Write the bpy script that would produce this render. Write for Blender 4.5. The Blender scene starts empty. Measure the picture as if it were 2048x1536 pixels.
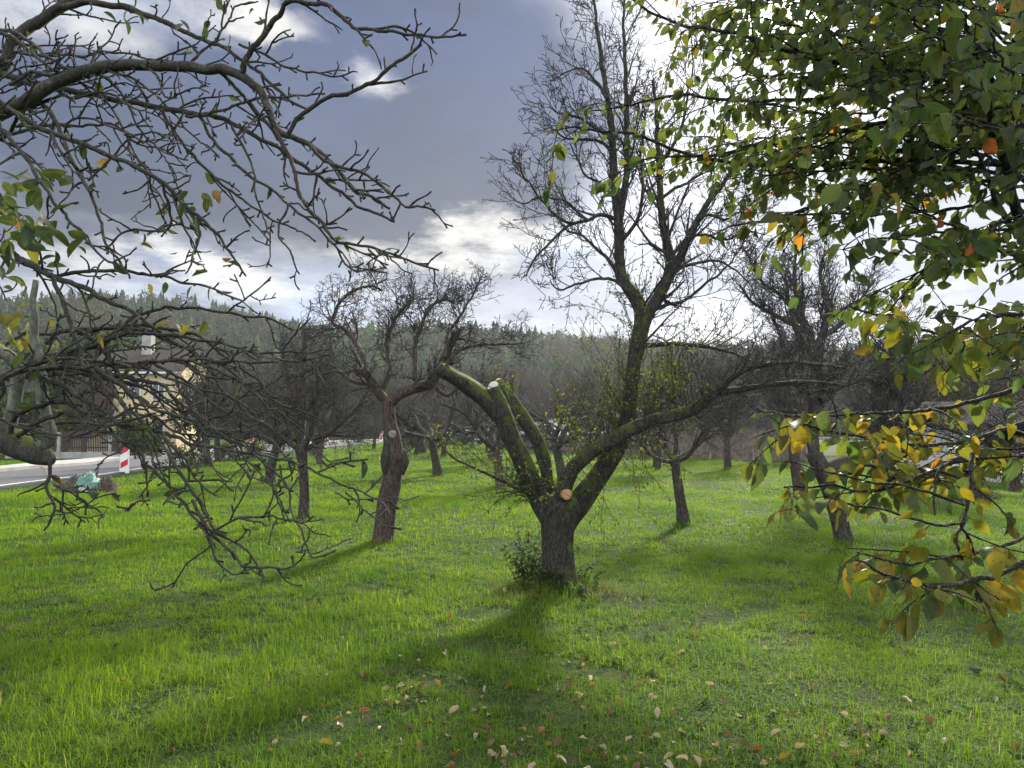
import bpy, math, random
import numpy as np
from mathutils import Vector

# ------------------------------------------------------------------ camera, sky, sun, exposure
SC = bpy.context.scene
COL = SC.collection
FPX, CX, CY, HOR = 1520.0, 1024.0, 768.0, 850.0      # focal length and centre in photo pixels
PITCH = math.atan((HOR - CY) / FPX)
CT, ST = math.cos(PITCH), math.sin(PITCH)
EYE = 1.6
camd = bpy.data.cameras.new('camera')
camd.sensor_width = 36.0
camd.lens = FPX / 2048.0 * 36.0
camd.clip_start, camd.clip_end = 0.05, 3000.0
cam = bpy.data.objects.new('camera', camd)
cam.location = (0, 0, EYE)
cam.rotation_euler = (math.pi / 2 + PITCH, 0, 0)
COL.objects.link(cam)
SC.camera = cam


def ray(px, py):
    x, z = (px - CX) / FPX, (CY - py) / FPX
    return np.array([x, CT - z * ST, ST + z * CT])


def W(px, py, Y):                       # the point at distance Y that stands at this bearing
    d = ray(px, py)
    return np.array([0, 0, EYE]) + d * (Y / d[1])


def GP(px, py):                         # the ground point at this bearing
    d = ray(px, py)
    return np.array([0, 0, EYE]) + d * (-EYE / d[2])


SUND = ray(1560, 2)
SUND = SUND / np.linalg.norm(SUND)
SUN_EL = math.asin(SUND[2])
SUN_AZ = math.atan2(SUND[0], SUND[1])
sund = bpy.data.lights.new('sun', 'SUN')
sund.energy = 4.6
sund.angle = math.radians(6.0)
sund.color = (1.0, 0.93, 0.80)
sun = bpy.data.objects.new('sun', sund)
sun.rotation_euler = Vector(SUND).to_track_quat('Z', 'Y').to_euler()
sun.location = (20, 40, 40)
COL.objects.link(sun)

SC.view_settings.view_transform = 'Standard'
SC.view_settings.look = 'None'
SC.view_settings.exposure = 0.88
SC.view_settings.gamma = 1.0
SC.cycles.max_bounces = 8
SC.cycles.transparent_max_bounces = 8
SC.cycles.caustics_reflective = False
SC.cycles.caustics_refractive = False


class NT:                               # small node-tree writer
    def __init__(s, tree):
        s.t = tree
        tree.nodes.clear()

    def n(s, typ, **kw):
        nd = s.t.nodes.new(typ)
        for k, v in kw.items():
            if k == 'ins':
                for kk, vv in v.items():
                    s.put(nd.inputs[kk], vv)
            else:
                setattr(nd, k, v)
        return nd

    def put(s, sock, v):
        if hasattr(v, 'is_output'):
            s.t.links.new(v, sock)
        else:
            sock.default_value = v

    def math(s, op, a, b=0.0, c=None, clamp=False):
        nd = s.n('ShaderNodeMath', operation=op, use_clamp=clamp)
        s.put(nd.inputs[0], a)
        s.put(nd.inputs[1], b)
        if c is not None:
            s.put(nd.inputs[2], c)
        return nd.outputs[0]

    def vm(s, op, a, b=(0, 0, 0), out=0):
        nd = s.n('ShaderNodeVectorMath', operation=op)
        s.put(nd.inputs[0], a)
        if op == 'SCALE':
            s.put(nd.inputs['Scale'], b)
        else:
            s.put(nd.inputs[1], b)
        return nd.outputs['Value' if out == 'Value' else 0]

    def mix(s, f, a, b, typ='MIX'):
        nd = s.n('ShaderNodeMix', data_type='RGBA', blend_type=typ)
        s.put(nd.inputs[0], f)
        s.put(nd.inputs[6], a if hasattr(a, 'is_output') else (*a[:3], 1))
        s.put(nd.inputs[7], b if hasattr(b, 'is_output') else (*b[:3], 1))
        return nd.outputs[2]

    def ss(s, v, lo, hi, a=0.0, b=1.0):
        nd = s.n('ShaderNodeMapRange', interpolation_type='SMOOTHSTEP')
        for k, x in zip((0, 1, 2, 3, 4), (v, lo, hi, a, b)):
            s.put(nd.inputs[k], x)
        return nd.outputs[0]

    def noise(s, vec, scale, detail=4.0, rough=0.55, out=0, dist=0.0):
        nd = s.n('ShaderNodeTexNoise', ins={'Scale': scale, 'Detail': detail, 'Roughness': rough, 'Distortion': dist})
        if vec is not None:
            s.put(nd.inputs['Vector'], vec)
        return nd.outputs[out]

    def ramp(s, f, stops):
        nd = s.n('ShaderNodeValToRGB')
        cr = nd.color_ramp
        while len(cr.elements) < len(stops):
            cr.elements.new(0.5)
        for e, (p, c) in zip(cr.elements, stops):
            e.position = p
            e.color = (*c, 1)
        s.put(nd.inputs[0], f)
        return nd.outputs[0]


world = bpy.data.worlds.new('World')
SC.world = world
world.use_nodes = True


def build_sky():
    N = NT(world.node_tree)
    K = 0.1
    sky = N.n('ShaderNodeTexSky', sky_type='NISHITA', sun_disc=False, sun_elevation=SUN_EL, sun_rotation=SUN_AZ,
              altitude=300.0, air_density=1.0, dust_density=1.2, ozone_density=1.2).outputs[0]
    d = N.n('ShaderNodeTexCoord').outputs['Generated']
    sx = N.n('ShaderNodeSeparateXYZ', ins={0: d})
    x, y, z = sx.outputs
    zz = N.math('MAXIMUM', z, 0.0)
    iz = N.math('DIVIDE', 1.0, N.math('ADD', zz, 0.16))
    plane = N.n('ShaderNodeCombineXYZ', ins={0: N.math('MULTIPLY', x, iz), 1: N.math('MULTIPLY', y, iz), 2: 0.3}).outputs[0]
    nw = N.noise(plane, 1.1, 6, 0.6, out=1)
    warp = N.vm('SCALE', N.vm('SUBTRACT', nw, (0.5, 0.5, 0.5)), 0.20)
    nf = N.noise(plane, 4.5, 7, 0.62, out=1)
    warp = N.vm('ADD', warp, N.vm('SCALE', N.vm('SUBTRACT', nf, (0.5, 0.5, 0.5)), 0.075))
    dw = N.vm('ADD', d, warp)
    n1 = N.noise(plane, 1.6, 8, 0.6)
    n2 = N.noise(plane, 3.7, 8, 0.62)
    iso = N.noise(N.vm('MULTIPLY', d, (1.0, 1.0, 2.6)), 6.0, 8, 0.6)

    def cdir(px, py):
        v = ray(px, py)
        return tuple(v / np.linalg.norm(v))

    def ell(px, py, w, h, lo=1.25, hi=0.7):
        v = N.vm('MULTIPLY', N.vm('SUBTRACT', dw, cdir(px, py)), (FPX / w, 1.2, FPX / h))
        return N.ss(N.vm('LENGTH', v, out='Value'), lo, hi)

    def c(*a):
        return tuple(v / K for v in a)

    # thin bright veil of cloud over the blue
    veil = N.ss(N.math('ADD', N.math('MULTIPLY', n1, 0.65), N.math('MULTIPLY', iso, 0.45)), 0.36, 0.60)
    veilc = N.mix(N.ss(n2, 0.38, 0.66), c(0.17, 0.205, 0.29), c(0.46, 0.475, 0.51))
    out = N.mix(N.math('MULTIPLY', veil, 0.93), N.mix(0.55, sky, c(0.13, 0.21, 0.42)), veilc)
    # lavender grey bank low over the far trees
    bank = N.math('MAXIMUM', ell(1060, 590, 260, 70), N.math('MAXIMUM', ell(1850, 530, 420, 90), ell(620, 520, 200, 45)))
    out = N.mix(N.math('MULTIPLY', bank, 0.75), out, c(0.27, 0.305, 0.40))
    # the big dark rain cloud
    dark = N.math('MAXIMUM', ell(850, 190, 380, 300), N.math('MAXIMUM', ell(430, 290, 420, 180), ell(960, 330, 210, 150)))
    dark = N.math('MAXIMUM', dark, N.math('MULTIPLY', ell(60, 320, 330, 170), 0.85))
    hole = N.math('MAXIMUM', ell(742, 150, 34, 30, 1.8, 0.1), N.math('MAXIMUM', ell(500, -5, 130, 40, 1.3, 0.5), N.math('MULTIPLY', ell(120, 40, 110, 50, 1.3, 0.5), 0.7)))
    dark = N.math('MULTIPLY', dark, N.math('SUBTRACT', 1.0, N.math('MULTIPLY', hole, 0.6)))
    dcol = N.mix(N.ss(z, 0.20, 0.46), c(0.036, 0.053, 0.092), c(0.040, 0.070, 0.165))
    dcol = N.mix(N.math('MULTIPLY', N.ss(n1, 0.45, 0.72), 0.22), dcol, c(0.105, 0.132, 0.20))
    dcol = N.mix(N.math('MULTIPLY', N.ss(iso, 0.46, 0.62), 0.35), dcol, c(0.032, 0.045, 0.080))
    out = N.mix(dark, out, dcol)
    # silver edges where thinner cloud lets light through
    lit = N.math('MAXIMUM', ell(900, 470, 200, 38, 1.6, 0.4), N.math('MAXIMUM', ell(430, 560, 230, 38, 1.6, 0.4), hole))
    lit = N.math('MULTIPLY', lit, N.ss(n2, 0.30, 0.60))
    out = N.mix(N.math('MULTIPLY', lit, 0.85), out, c(0.66, 0.645, 0.61))
    # brightness of the cloud round the sun behind it
    dot = N.vm('DOT_PRODUCT', d, tuple(SUND), out='Value')
    dot = N.math('MAXIMUM', dot, 0.0)
    g1 = N.math('MULTIPLY', N.math('POWER', dot, 12.0), 0.14 / K)
    g2 = N.math('MULTIPLY', N.math('POWER', dot, 70.0), 0.6 / K)
    g3 = N.math('MULTIPLY', N.math('POWER', dot, 1200.0), 5.0 / K)
    g = N.math('ADD', N.math('MULTIPLY', N.math('ADD', g1, g2), N.ss(n2, 0.22, 0.62, 0.45, 1.0)), g3)
    g = N.math('MULTIPLY', g, N.math('SUBTRACT', 1.0, N.math('MULTIPLY', dark, 0.85)))
    gc = N.n('ShaderNodeCombineColor', ins={0: g, 1: N.math('MULTIPLY', g, 0.985), 2: N.math('MULTIPLY', g, 0.94)}).outputs[0]
    out = N.mix(1.0, out, gc, 'ADD')
    # brightness added to the unseen sky overhead and behind the camera, as fill light
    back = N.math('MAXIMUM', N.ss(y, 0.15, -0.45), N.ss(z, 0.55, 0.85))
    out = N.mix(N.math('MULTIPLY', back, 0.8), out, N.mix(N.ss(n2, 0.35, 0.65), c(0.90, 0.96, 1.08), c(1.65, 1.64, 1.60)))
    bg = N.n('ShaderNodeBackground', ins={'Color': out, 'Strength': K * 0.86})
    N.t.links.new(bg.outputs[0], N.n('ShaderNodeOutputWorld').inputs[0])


build_sky()

# ------------------------------------------------------------------ helpers
rng = np.random.default_rng(7)
UP = np.array([0, 0, 1.0])


def tag(o, label=None, cat=None, group=None, kind=None):
    for k, v in (('label', label), ('category', cat), ('group', group), ('kind', kind)):
        if v:
            o[k] = v
    return o


def empty(name, loc, label, cat, group=None):
    o = bpy.data.objects.new(name, None)
    o.location = tuple(float(v) for v in loc)
    o.empty_display_size = 0.2
    COL.objects.link(o)
    return tag(o, label, cat, group)


def mesh(name, V, quads=None, tris=None, smooth=True, attrs=None, uv=None):
    V = np.asarray(V, dtype=np.float32)
    q = np.asarray(quads if quads is not None else [], dtype=np.int32).reshape(-1, 4)
    t = np.asarray(tris if tris is not None else [], dtype=np.int32).reshape(-1, 3)
    me = bpy.data.meshes.new(name)
    me.vertices.add(len(V))
    me.vertices.foreach_set('co', V.ravel())
    li = np.concatenate([q.ravel(), t.ravel()])
    me.loops.add(len(li))
    me.loops.foreach_set('vertex_index', li)
    npoly = len(q) + len(t)
    ls = np.concatenate([np.arange(len(q)) * 4, len(q) * 4 + np.arange(len(t)) * 3]).astype(np.int32)
    me.polygons.add(npoly)
    me.polygons.foreach_set('loop_start', ls)
    me.polygons.foreach_set('use_smooth', np.full(npoly, bool(smooth)))
    me.update(calc_edges=True)
    for k, a in (attrs or {}).items():
        a = np.asarray(a, dtype=np.float32)
        if a.ndim == 2:
            at = me.attributes.new(k, 'FLOAT_COLOR', 'POINT')
            if a.shape[1] == 3:
                a = np.concatenate([a, np.ones((len(a), 1), np.float32)], 1)
            at.data.foreach_set('color', a.ravel())
        else:
            at = me.attributes.new(k, 'FLOAT', 'POINT')
            at.data.foreach_set('value', a)
    if uv is not None:
        at = me.attributes.new('leafuv', 'FLOAT_VECTOR', 'POINT')
        u3 = np.zeros((len(V), 3), np.float32)
        u3[:, :2] = uv
        at.data.foreach_set('vector', u3.ravel())
    return me


def link(name, me, mat, parent=None, world_co=False):
    if mat is not None and not me.materials:
        me.materials.append(mat)
    o = bpy.data.objects.new(name, me)
    COL.objects.link(o)
    if parent is not None:
        o.parent = parent
        if world_co:                                # coordinates given in world space
            o.location = -Vector(parent.location)
    return o


def frames(P):
    T = np.gradient(P, axis=0)
    T /= np.linalg.norm(T, axis=1, keepdims=True) + 1e-12
    m = np.abs(T).mean(axis=0)
    ref = np.zeros(3)
    ref[int(np.argmin(m))] = 1
    B = np.cross(T, ref)
    nb = np.linalg.norm(B, axis=1, keepdims=True)
    B = B / np.maximum(nb, 1e-6)
    C = np.cross(B, T)
    return T, B, C


class Tubes:
    def __init__(s):
        s.V, s.Q, s.T, s.R, s.n = [], [], [], [], 0

    def add(s, P, R, sides=3, rough=0.0, cap=False):
        P = np.asarray(P, float)
        R = np.asarray(R, float)
        k = len(P)
        T, B, C = frames(P)
        a = np.arange(sides) * (2 * math.pi / sides)
        ca, sa = np.cos(a), np.sin(a)
        RR = R[:, None] * np.ones((1, sides))
        if rough:
            cum = np.concatenate([[0], np.cumsum(np.linalg.norm(np.diff(P, axis=0), axis=1))])
            kn = max(3, int(cum[-1] / (2.6 * R.mean())) + 2)
            cw = rng.normal(0, 1, (kn, sides))
            cw = (cw + np.roll(cw, 1, 1)) / 1.4
            w = np.stack([np.interp(cum, np.linspace(0, cum[-1], kn), cw[:, j_]) for j_ in range(sides)], 1)
            lob = np.cos(a[None, :] * 3 + (2.0 * cum / cum[-1] + rng.uniform(0, 6))[:, None]) * 0.6 + np.cos(a[None, :] * 5 + rng.uniform(0, 6)) * 0.5
            RR = RR * (1 + rough * (w * 0.8 + lob))
        ring = P[:, None, :] + RR[:, :, None] * (B[:, None, :] * ca[None, :, None] + C[:, None, :] * sa[None, :, None])
        i = np.arange(k - 1)[:, None] * sides
        j = np.arange(sides)[None, :]
        j2 = (j + 1) % sides
        q = np.stack([i + j, i + j2, i + sides + j2, i + sides + j], -1).reshape(-1, 4) + s.n
        s.V.append(ring.reshape(-1, 3))
        s.R.append(np.repeat(R, sides))
        s.Q.append(q)
        s.n += k * sides
        # closing tip
        s.V.append((P[-1] + T[-1] * R[-1] * (0.15 if cap else 0.8))[None])
        s.R.append(R[-1:])
        b = s.n - sides
        s.T.append(np.stack([b + j[0], b + j2[0], np.full(sides, s.n)], -1))
        s.n += 1

    def mesh(s, name):
        return mesh(name, np.concatenate(s.V), np.concatenate(s.Q), np.concatenate(s.T), attrs={'rad': np.concatenate(s.R)})


def spline(pts, step=None, n=None):
    """Catmull-Rom through rows of pts (any width), resampled."""
    P = np.asarray(pts, float)
    if len(P) < 3:
        m = n or 6
        t = np.linspace(0, 1, m)[:, None]
        return P[0] * (1 - t) + P[-1] * t
    E = np.vstack([2 * P[0] - P[1], P, 2 * P[-1] - P[-2]])
    out = []
    for i in range(1, len(E) - 2):
        a, b, c, d = E[i - 1:i + 3]
        L = np.linalg.norm((c - b)[:3])
        m = max(2, int(math.ceil(L / step))) if step else 6
        t = np.linspace(0, 1, m, endpoint=False)[:, None]
        out.append(0.5 * (2 * b + (c - a) * t + (2 * a - 5 * b + 4 * c - d) * t ** 2 + (3 * b - a - 3 * c + d) * t ** 3))
    out.append(P[-1:])
    return np.concatenate(out)


def unit(v):
    return v / (np.linalg.norm(v) + 1e-12)


def perp(d):
    v = rng.normal(0, 1, 3)
    return unit(v - d * np.dot(v, d))


def smooth01(t):
    t = np.clip(t, 0, 1)
    return t * t * (3 - 2 * t)


def gz(x, y):                           # the ground's height
    x, y = np.asarray(x, float), np.asarray(y, float)
    z = 0.035 * np.sin(x * 0.55 + 1.3) * np.cos(y * 0.42) + 0.02 * np.sin(x * 1.7 + y * 1.1)
    z = z * smooth01((y + 4) / 6) * smooth01((70 - y) / 30)
    z = z + 0.09 * np.exp(-((x - MT[0]) ** 2 + (y - MT[1]) ** 2) / 0.55 ** 2)
    return z


MT = GP(1120, 1182)                      # foot of the big pear tree


def onground(px, py):
    p = GP(px, py)
    p[2] = float(gz(p[0], p[1]))
    return p


# ------------------------------------------------------------------ materials
def principled(N, **ins):
    return N.n('ShaderNodeBsdfPrincipled', ins=ins)


def new_mat(name):
    m = bpy.data.materials.new(name)
    m.use_nodes = True
    return m, NT(m.node_tree)


def out(N, sh):
    N.t.links.new(sh, N.n('ShaderNodeOutputMaterial').inputs[0])


def bark(name, c1, c2, c3, moss=0.0, scale=1.0, ck=0.7, bp=0.9, mosscol=(0.105, 0.135, 0.022)):
    m, N = new_mat(name)
    tc = N.n('ShaderNodeTexCoord').outputs['Object']
    v = N.vm('MULTIPLY', tc, (1, 1, 0.28))
    n1 = N.noise(v, 34 * scale, 6, 0.65)
    n2 = N.noise(tc, 5 * scale, 4, 0.6)
    n3 = N.noise(tc, 90 * scale, 3, 0.6)
    vor = N.n('ShaderNodeTexVoronoi', feature='DISTANCE_TO_EDGE', ins={'Vector': N.vm('ADD', v, N.vm('SCALE', N.noise(tc, 12, 3, 0.5, out=1), 0.06)), 'Scale': 42 * scale}).outputs[0]
    crack = N.ss(vor, 0.0, 0.16)
    col = N.mix(N.ss(n1, 0.35, 0.65), c1, c2)
    col = N.mix(N.math('MULTIPLY', N.ss(n2, 0.52, 0.70), N.ss(n3, 0.40, 0.6)), col, c3)
    col = N.mix(N.math('SUBTRACT', ck, N.math('MULTIPLY', crack, ck)), col, tuple(v * 0.35 for v in c1))
    rad = N.n('ShaderNodeAttribute', attribute_name='rad').outputs['Fac']
    h = N.math('ADD', N.math('MULTIPLY', crack, 0.6), N.math('MULTIPLY', n1, 0.6))
    if moss > 0:
        nn = N.n('ShaderNodeSeparateXYZ', ins={0: N.n('ShaderNodeNewGeometry').outputs['Normal']}).outputs
        nz = N.math('ADD', nn[2], N.math('MULTIPLY', nn[0], 0.5))
        mm = N.math('ADD', N.math('MULTIPLY', nz, 0.40), N.math('MULTIPLY', N.math('SUBTRACT', n2, 0.5), 1.5))
        mm = N.math('ADD', mm, N.math('MULTIPLY', N.math('SUBTRACT', n3, 0.5), 0.5))
        mk = N.math('MULTIPLY', N.ss(mm, 0.34 - 0.5 * moss, 0.62 - 0.5 * moss), N.ss(rad, 0.015, 0.04))
        mc = N.mix(n3, tuple(v * 0.55 for v in mosscol), tuple(v * 1.35 for v in mosscol))
        col = N.mix(mk, col, mc)
        h = N.math('ADD', h, N.math('MULTIPLY', N.math('MULTIPLY', mk, n3), 1.4))
    bump = N.n('ShaderNodeBump', ins={'Strength': bp, 'Distance': 0.012, 'Height': h})
    b = principled(N, **{'Base Color': col, 'Roughness': 0.82, 'Normal': bump.outputs[0], 'Specular IOR Level': 0.25})
    out(N, b.outputs[0])
    return m


def leafmat(name, trans=0.5, rough=0.38, veins=True, spec=0.4):
    m, N = new_mat(name)
    c = N.n('ShaderNodeAttribute', attribute_name='Col').outputs['Color']
    if veins:
        uv = N.n('ShaderNodeAttribute', attribute_name='leafuv').outputs['Vector']
        s = N.n('ShaderNodeSeparateXYZ', ins={0: uv})
        ax = N.math('ABSOLUTE', s.outputs[0])
        w = N.math('SINE', N.math('MULTIPLY', N.math('SUBTRACT', s.outputs[1], N.math('MULTIPLY', ax, 0.8)), 58.0))
        side = N.ss(w, 0.80, 1.0)
        mid = N.ss(ax, 0.022, 0.006)
        vv = N.math('MAXIMUM', mid, N.math('MULTIPLY', side, 0.6))
        tc = N.n('ShaderNodeTexCoord').outputs['Object']
        sp = N.ss(N.noise(tc, 120, 3, 0.6), 0.60, 0.68)
        ed = N.math('MULTIPLY', N.ss(ax, 0.17, 0.30), N.ss(N.noise(tc, 45, 3, 0.6), 0.45, 0.62))
        bl = N.noise(tc, 28, 3, 0.5)
        c = N.mix(N.math('MULTIPLY', N.math('SUBTRACT', bl, 0.5), 0.9, clamp=True), c, (0.20, 0.15, 0.015))
        c = N.mix(N.math('MULTIPLY', ed, 0.6), c, (0.19, 0.115, 0.025))
        c = N.mix(N.math('MULTIPLY', vv, 0.30), c, (0.20, 0.22, 0.06))
        c = N.mix(N.math('MULTIPLY', sp, 0.75), c, (0.055, 0.028, 0.010))
        nrm = N.n('ShaderNodeBump', ins={'Strength': 0.35, 'Distance': 0.002, 'Height': N.math('SUBTRACT', 1.0, vv)}).outputs[0]
        b = principled(N, **{'Base Color': c, 'Roughness': rough, 'Specular IOR Level': spec, 'Normal': nrm})
    else:
        b = principled(N, **{'Base Color': c, 'Roughness': rough, 'Specular IOR Level': spec})
    tcol = N.mix(1.0, c, (1.5, 1.5, 0.75), 'MULTIPLY')
    t = N.n('ShaderNodeBsdfTranslucent', ins={'Color': tcol})
    mx = N.n('ShaderNodeMixShader', ins={0: trans})
    N.t.links.new(b.outputs[0], mx.inputs[1])
    N.t.links.new(t.outputs[0], mx.inputs[2])
    out(N, mx.outputs[0])
    return m


def plain(name, col, rough=0.6, metal=0.0, vary=0.25, scale=6.0, bump=0.0, spec=0.4):
    m, N = new_mat(name)
    tc = N.n('ShaderNodeTexCoord').outputs['Object']
    n = N.noise(tc, scale, 5, 0.6)
    c = N.mix(N.ss(n, 0.3, 0.7), tuple(v * (1 - vary) for v in col), tuple(min(1, v * (1 + vary)) for v in col))
    kw = {'Base Color': c, 'Roughness': rough, 'Metallic': metal, 'Specular IOR Level': spec}
    if bump:
        kw['Normal'] = N.n('ShaderNodeBump', ins={'Strength': bump, 'Distance': 0.02, 'Height': N.noise(tc, scale * 5, 5, 0.6)}).outputs[0]
    out(N, principled(N, **kw).outputs[0])
    return m


M = {}
M['bark_main'] = bark('bark_mossy', (0.030, 0.028, 0.025), (0.085, 0.078, 0.068), (0.13, 0.13, 0.11), moss=0.60, scale=1.3)
M['bark_twig'] = bark('bark_twig', (0.044, 0.041, 0.040), (0.090, 0.084, 0.080), (0.14, 0.14, 0.125), moss=0.0)
M['bark_apple'] = bark('bark_apple', (0.040, 0.034, 0.030), (0.105, 0.088, 0.078), (0.16, 0.155, 0.135), moss=0.10)
M['bark_grey'] = bark('bark_grey', (0.055, 0.056, 0.048), (0.13, 0.13, 0.108), (0.21, 0.21, 0.175), moss=0.16)
M['bark_fore'] = bark('bark_fore', (0.028, 0.026, 0.023), (0.062, 0.060, 0.050), (0.14, 0.14, 0.115), moss=0.05, scale=2.6, ck=0.15, bp=0.35)
M['bark_pale'] = bark('bark_pale', (0.12, 0.122, 0.105), (0.25, 0.25, 0.215), (0.36, 0.36, 0.31), moss=0.02, scale=2.6, ck=0.12, bp=0.3)
M['bark_cherry'] = bark('bark_cherry', (0.022, 0.020, 0.019), (0.055, 0.048, 0.044), (0.085, 0.08, 0.07), moss=0.05)
M['bark_red'] = bark('bark_red', (0.052, 0.038, 0.033), (0.135, 0.096, 0.080), (0.19, 0.165, 0.145), moss=0.05)
M['bark_orange'] = bark('bark_orange', (0.10, 0.035, 0.018), (0.20, 0.075, 0.035), (0.25, 0.12, 0.06), moss=0.0)
M['leaf'] = leafmat('leaf_serrated', 0.55, 0.45, spec=0.3)
M['leaf_small'] = leafmat('leaf_small', 0.45, 0.65, veins=False, spec=0.15)
M['leaf_dry'] = leafmat('leaf_dry', 0.25, 0.55, veins=True, spec=0.3)
M['needle'] = leafmat('needle', 0.0, 0.9, veins=False, spec=0.1)


def cut_material(name, a, b):
    m, N = new_mat(name)
    tc = N.n('ShaderNodeTexCoord').outputs['Object']
    r = N.vm('LENGTH', tc, out='Value')
    rings = N.math('SINE', N.math('ADD', N.math('MULTIPLY', r, 900.0), N.math('MULTIPLY', N.noise(tc, 30, 3, 0.5), 6.0)))
    c = N.mix(N.ss(rings, -0.6, 1.0, 0.0, 0.45), a, b)
    c = N.mix(N.ss(N.noise(tc, 60, 4, 0.6), 0.55, 0.75, 0.0, 0.6), c, tuple(v * 0.5 for v in b))
    sp = N.n('ShaderNodeSeparateXYZ', ins={0: tc}).outputs
    cw = N.math('ADD', N.math('ADD', sp[2], N.math('MULTIPLY', sp[0], 0.5)), N.math('MULTIPLY', N.math('SUBTRACT', N.noise(tc, 25, 3, 0.5), 0.5), 0.03))
    c = N.mix(N.ss(N.math('ABSOLUTE', cw), 0.006, 0.0015, 0.0, 0.85), c, tuple(v * 0.12 for v in b))
    out(N, principled(N, **{'Base Color': c, 'Roughness': 0.75}).outputs[0])
    return m


M['cut_pale'] = cut_material('cut_wood_pale', (0.62, 0.56, 0.48), (0.48, 0.40, 0.32))
M['cut_orange'] = cut_material('cut_wood_orange', (0.50, 0.29, 0.14), (0.36, 0.19, 0.085))
M['cut_grey'] = cut_material('cut_wood_grey', (0.24, 0.23, 0.20), (0.16, 0.15, 0.13))


def grassmat():
    m, N = new_mat('grass_blade')
    tint = N.n('ShaderNodeAttribute', attribute_name='tint').outputs['Fac']
    pos = N.n('ShaderNodeNewGeometry').outputs['Position']
    flat = N.vm('MULTIPLY', pos, (1, 1, 0))
    a = N.noise(flat, 0.55, 4, 0.6)
    b = N.noise(flat, 2.6, 3, 0.6)
    base = N.mix(N.ss(a, 0.34, 0.66), (0.064, 0.138, 0.019), (0.142, 0.220, 0.022))
    base = N.mix(N.ss(b, 0.45, 0.75, 0.0, 0.55), base, (0.160, 0.225, 0.030))
    base = N.mix(N.math('MULTIPLY', N.ss(tint, 0.55, 0.85), 0.5), base, (0.135, 0.205, 0.024))
    st = N.math('MULTIPLY', N.ss(N.noise(flat, 5.5, 4, 0.65), 0.56, 0.70), N.ss(tint, 0.2, 0.6))
    base = N.mix(N.math('MULTIPLY', st, 0.5), base, (0.17, 0.155, 0.055))
    base = N.mix(N.ss(tint, 0.15, 0.0, 0.0, 0.6), base, (0.02, 0.06, 0.014))
    base = N.mix(N.ss(tint, 0.925, 0.95), base, (0.34, 0.29, 0.15))
    p = principled(N, **{'Base Color': base, 'Roughness': 0.6, 'Specular IOR Level': 0.12})
    t = N.n('ShaderNodeBsdfTranslucent', ins={'Color': N.mix(1.0, base, (1.88, 1.95, 0.58), 'MULTIPLY')})
    mx = N.n('ShaderNodeMixShader', ins={0: 0.5})
    N.t.links.new(p.outputs[0], mx.inputs[1])
    N.t.links.new(t.outputs[0], mx.inputs[2])
    out(N, mx.outputs[0])
    return m


def groundmat():
    m, N = new_mat('meadow_soil')
    pos = N.n('ShaderNodeNewGeometry').outputs['Position']
    s = N.n('ShaderNodeSeparateXYZ', ins={0: pos})
    a = N.noise(pos, 0.55, 5, 0.6)
    b = N.noise(pos, 7, 6, 0.65)
    f = N.noise(pos, 60, 4, 0.6)
    green = N.mix(N.ss(a, 0.35, 0.65), (0.040, 0.085, 0.010), (0.10, 0.16, 0.014))
    green = N.mix(N.ss(b, 0.42, 0.66), (0.018, 0.036, 0.008), green)
    thatch = N.mix(f, (0.022, 0.018, 0.010), (0.075, 0.062, 0.034))
    near = N.ss(s.outputs[1], 12.0, 5.0)
    c = N.mix(N.math('MULTIPLY', N.ss(b, 0.50, 0.62), N.math('MULTIPLY', near, 0.8)), green, thatch)
    c = N.mix(N.ss(f, 0.3, 0.7, 0.0, 0.4), c, (0.022, 0.045, 0.008))
    bp = N.n('ShaderNodeBump', ins={'Strength': 0.8, 'Distance': 0.03, 'Height': N.math('ADD', b, f)})
    out(N, principled(N, **{'Base Color': c, 'Roughness': 0.9, 'Normal': bp.outputs[0], 'Specular IOR Level': 0.1}).outputs[0])
    return m


M['grass'] = grassmat()
M['ground'] = groundmat()
M['asphalt'] = plain('asphalt', (0.085, 0.088, 0.095), 0.85, vary=0.2, scale=3, bump=0.3)
M['concrete'] = plain('concrete', (0.36, 0.35, 0.33), 0.85, vary=0.2, scale=3, bump=0.2)
M['paint'] = plain('road_paint', (0.62, 0.62, 0.60), 0.7, vary=0.15, scale=8)
M['gravel'] = plain('gravel', (0.30, 0.29, 0.27), 0.9, vary=0.3, scale=9, bump=0.5)
M['cream'] = plain('cream_render', (0.70, 0.58, 0.36), 0.85, vary=0.08, scale=2, bump=0.1)
M['white_wall'] = plain('white_render', (0.70, 0.72, 0.74), 0.8, vary=0.07, scale=1.2, bump=0.1)
M['white_plastic'] = plain('white_plastic', (0.78, 0.78, 0.77), 0.45, vary=0.06)
M['red_film'] = plain('red_film', (0.50, 0.012, 0.025), 0.35, vary=0.08)
M['brown_wood'] = plain('brown_wood', (0.060, 0.030, 0.024), 0.7, vary=0.3, scale=14, bump=0.3)
M['roof'] = plain('roof_tiles', (0.05, 0.04, 0.037), 0.95, vary=0.25, scale=12, bump=0.5)
M['roof_dark'] = plain('roof_felt', (0.026, 0.025, 0.024), 0.95, vary=0.3, scale=5, bump=0.5, spec=0.05)
M['board'] = plain('weathered_boards', (0.15, 0.118, 0.098), 0.85, vary=0.45, scale=5, bump=0.4)
M['dark_board'] = plain('dark_pickets', (0.055, 0.042, 0.040), 0.8, vary=0.3, scale=9, bump=0.3)
M['glass_dark'] = plain('window_glass', (0.03, 0.04, 0.05), 0.08, vary=0.2, spec=0.8)
M['frame_white'] = plain('window_frame', (0.7, 0.7, 0.68), 0.5, vary=0.05)
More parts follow.
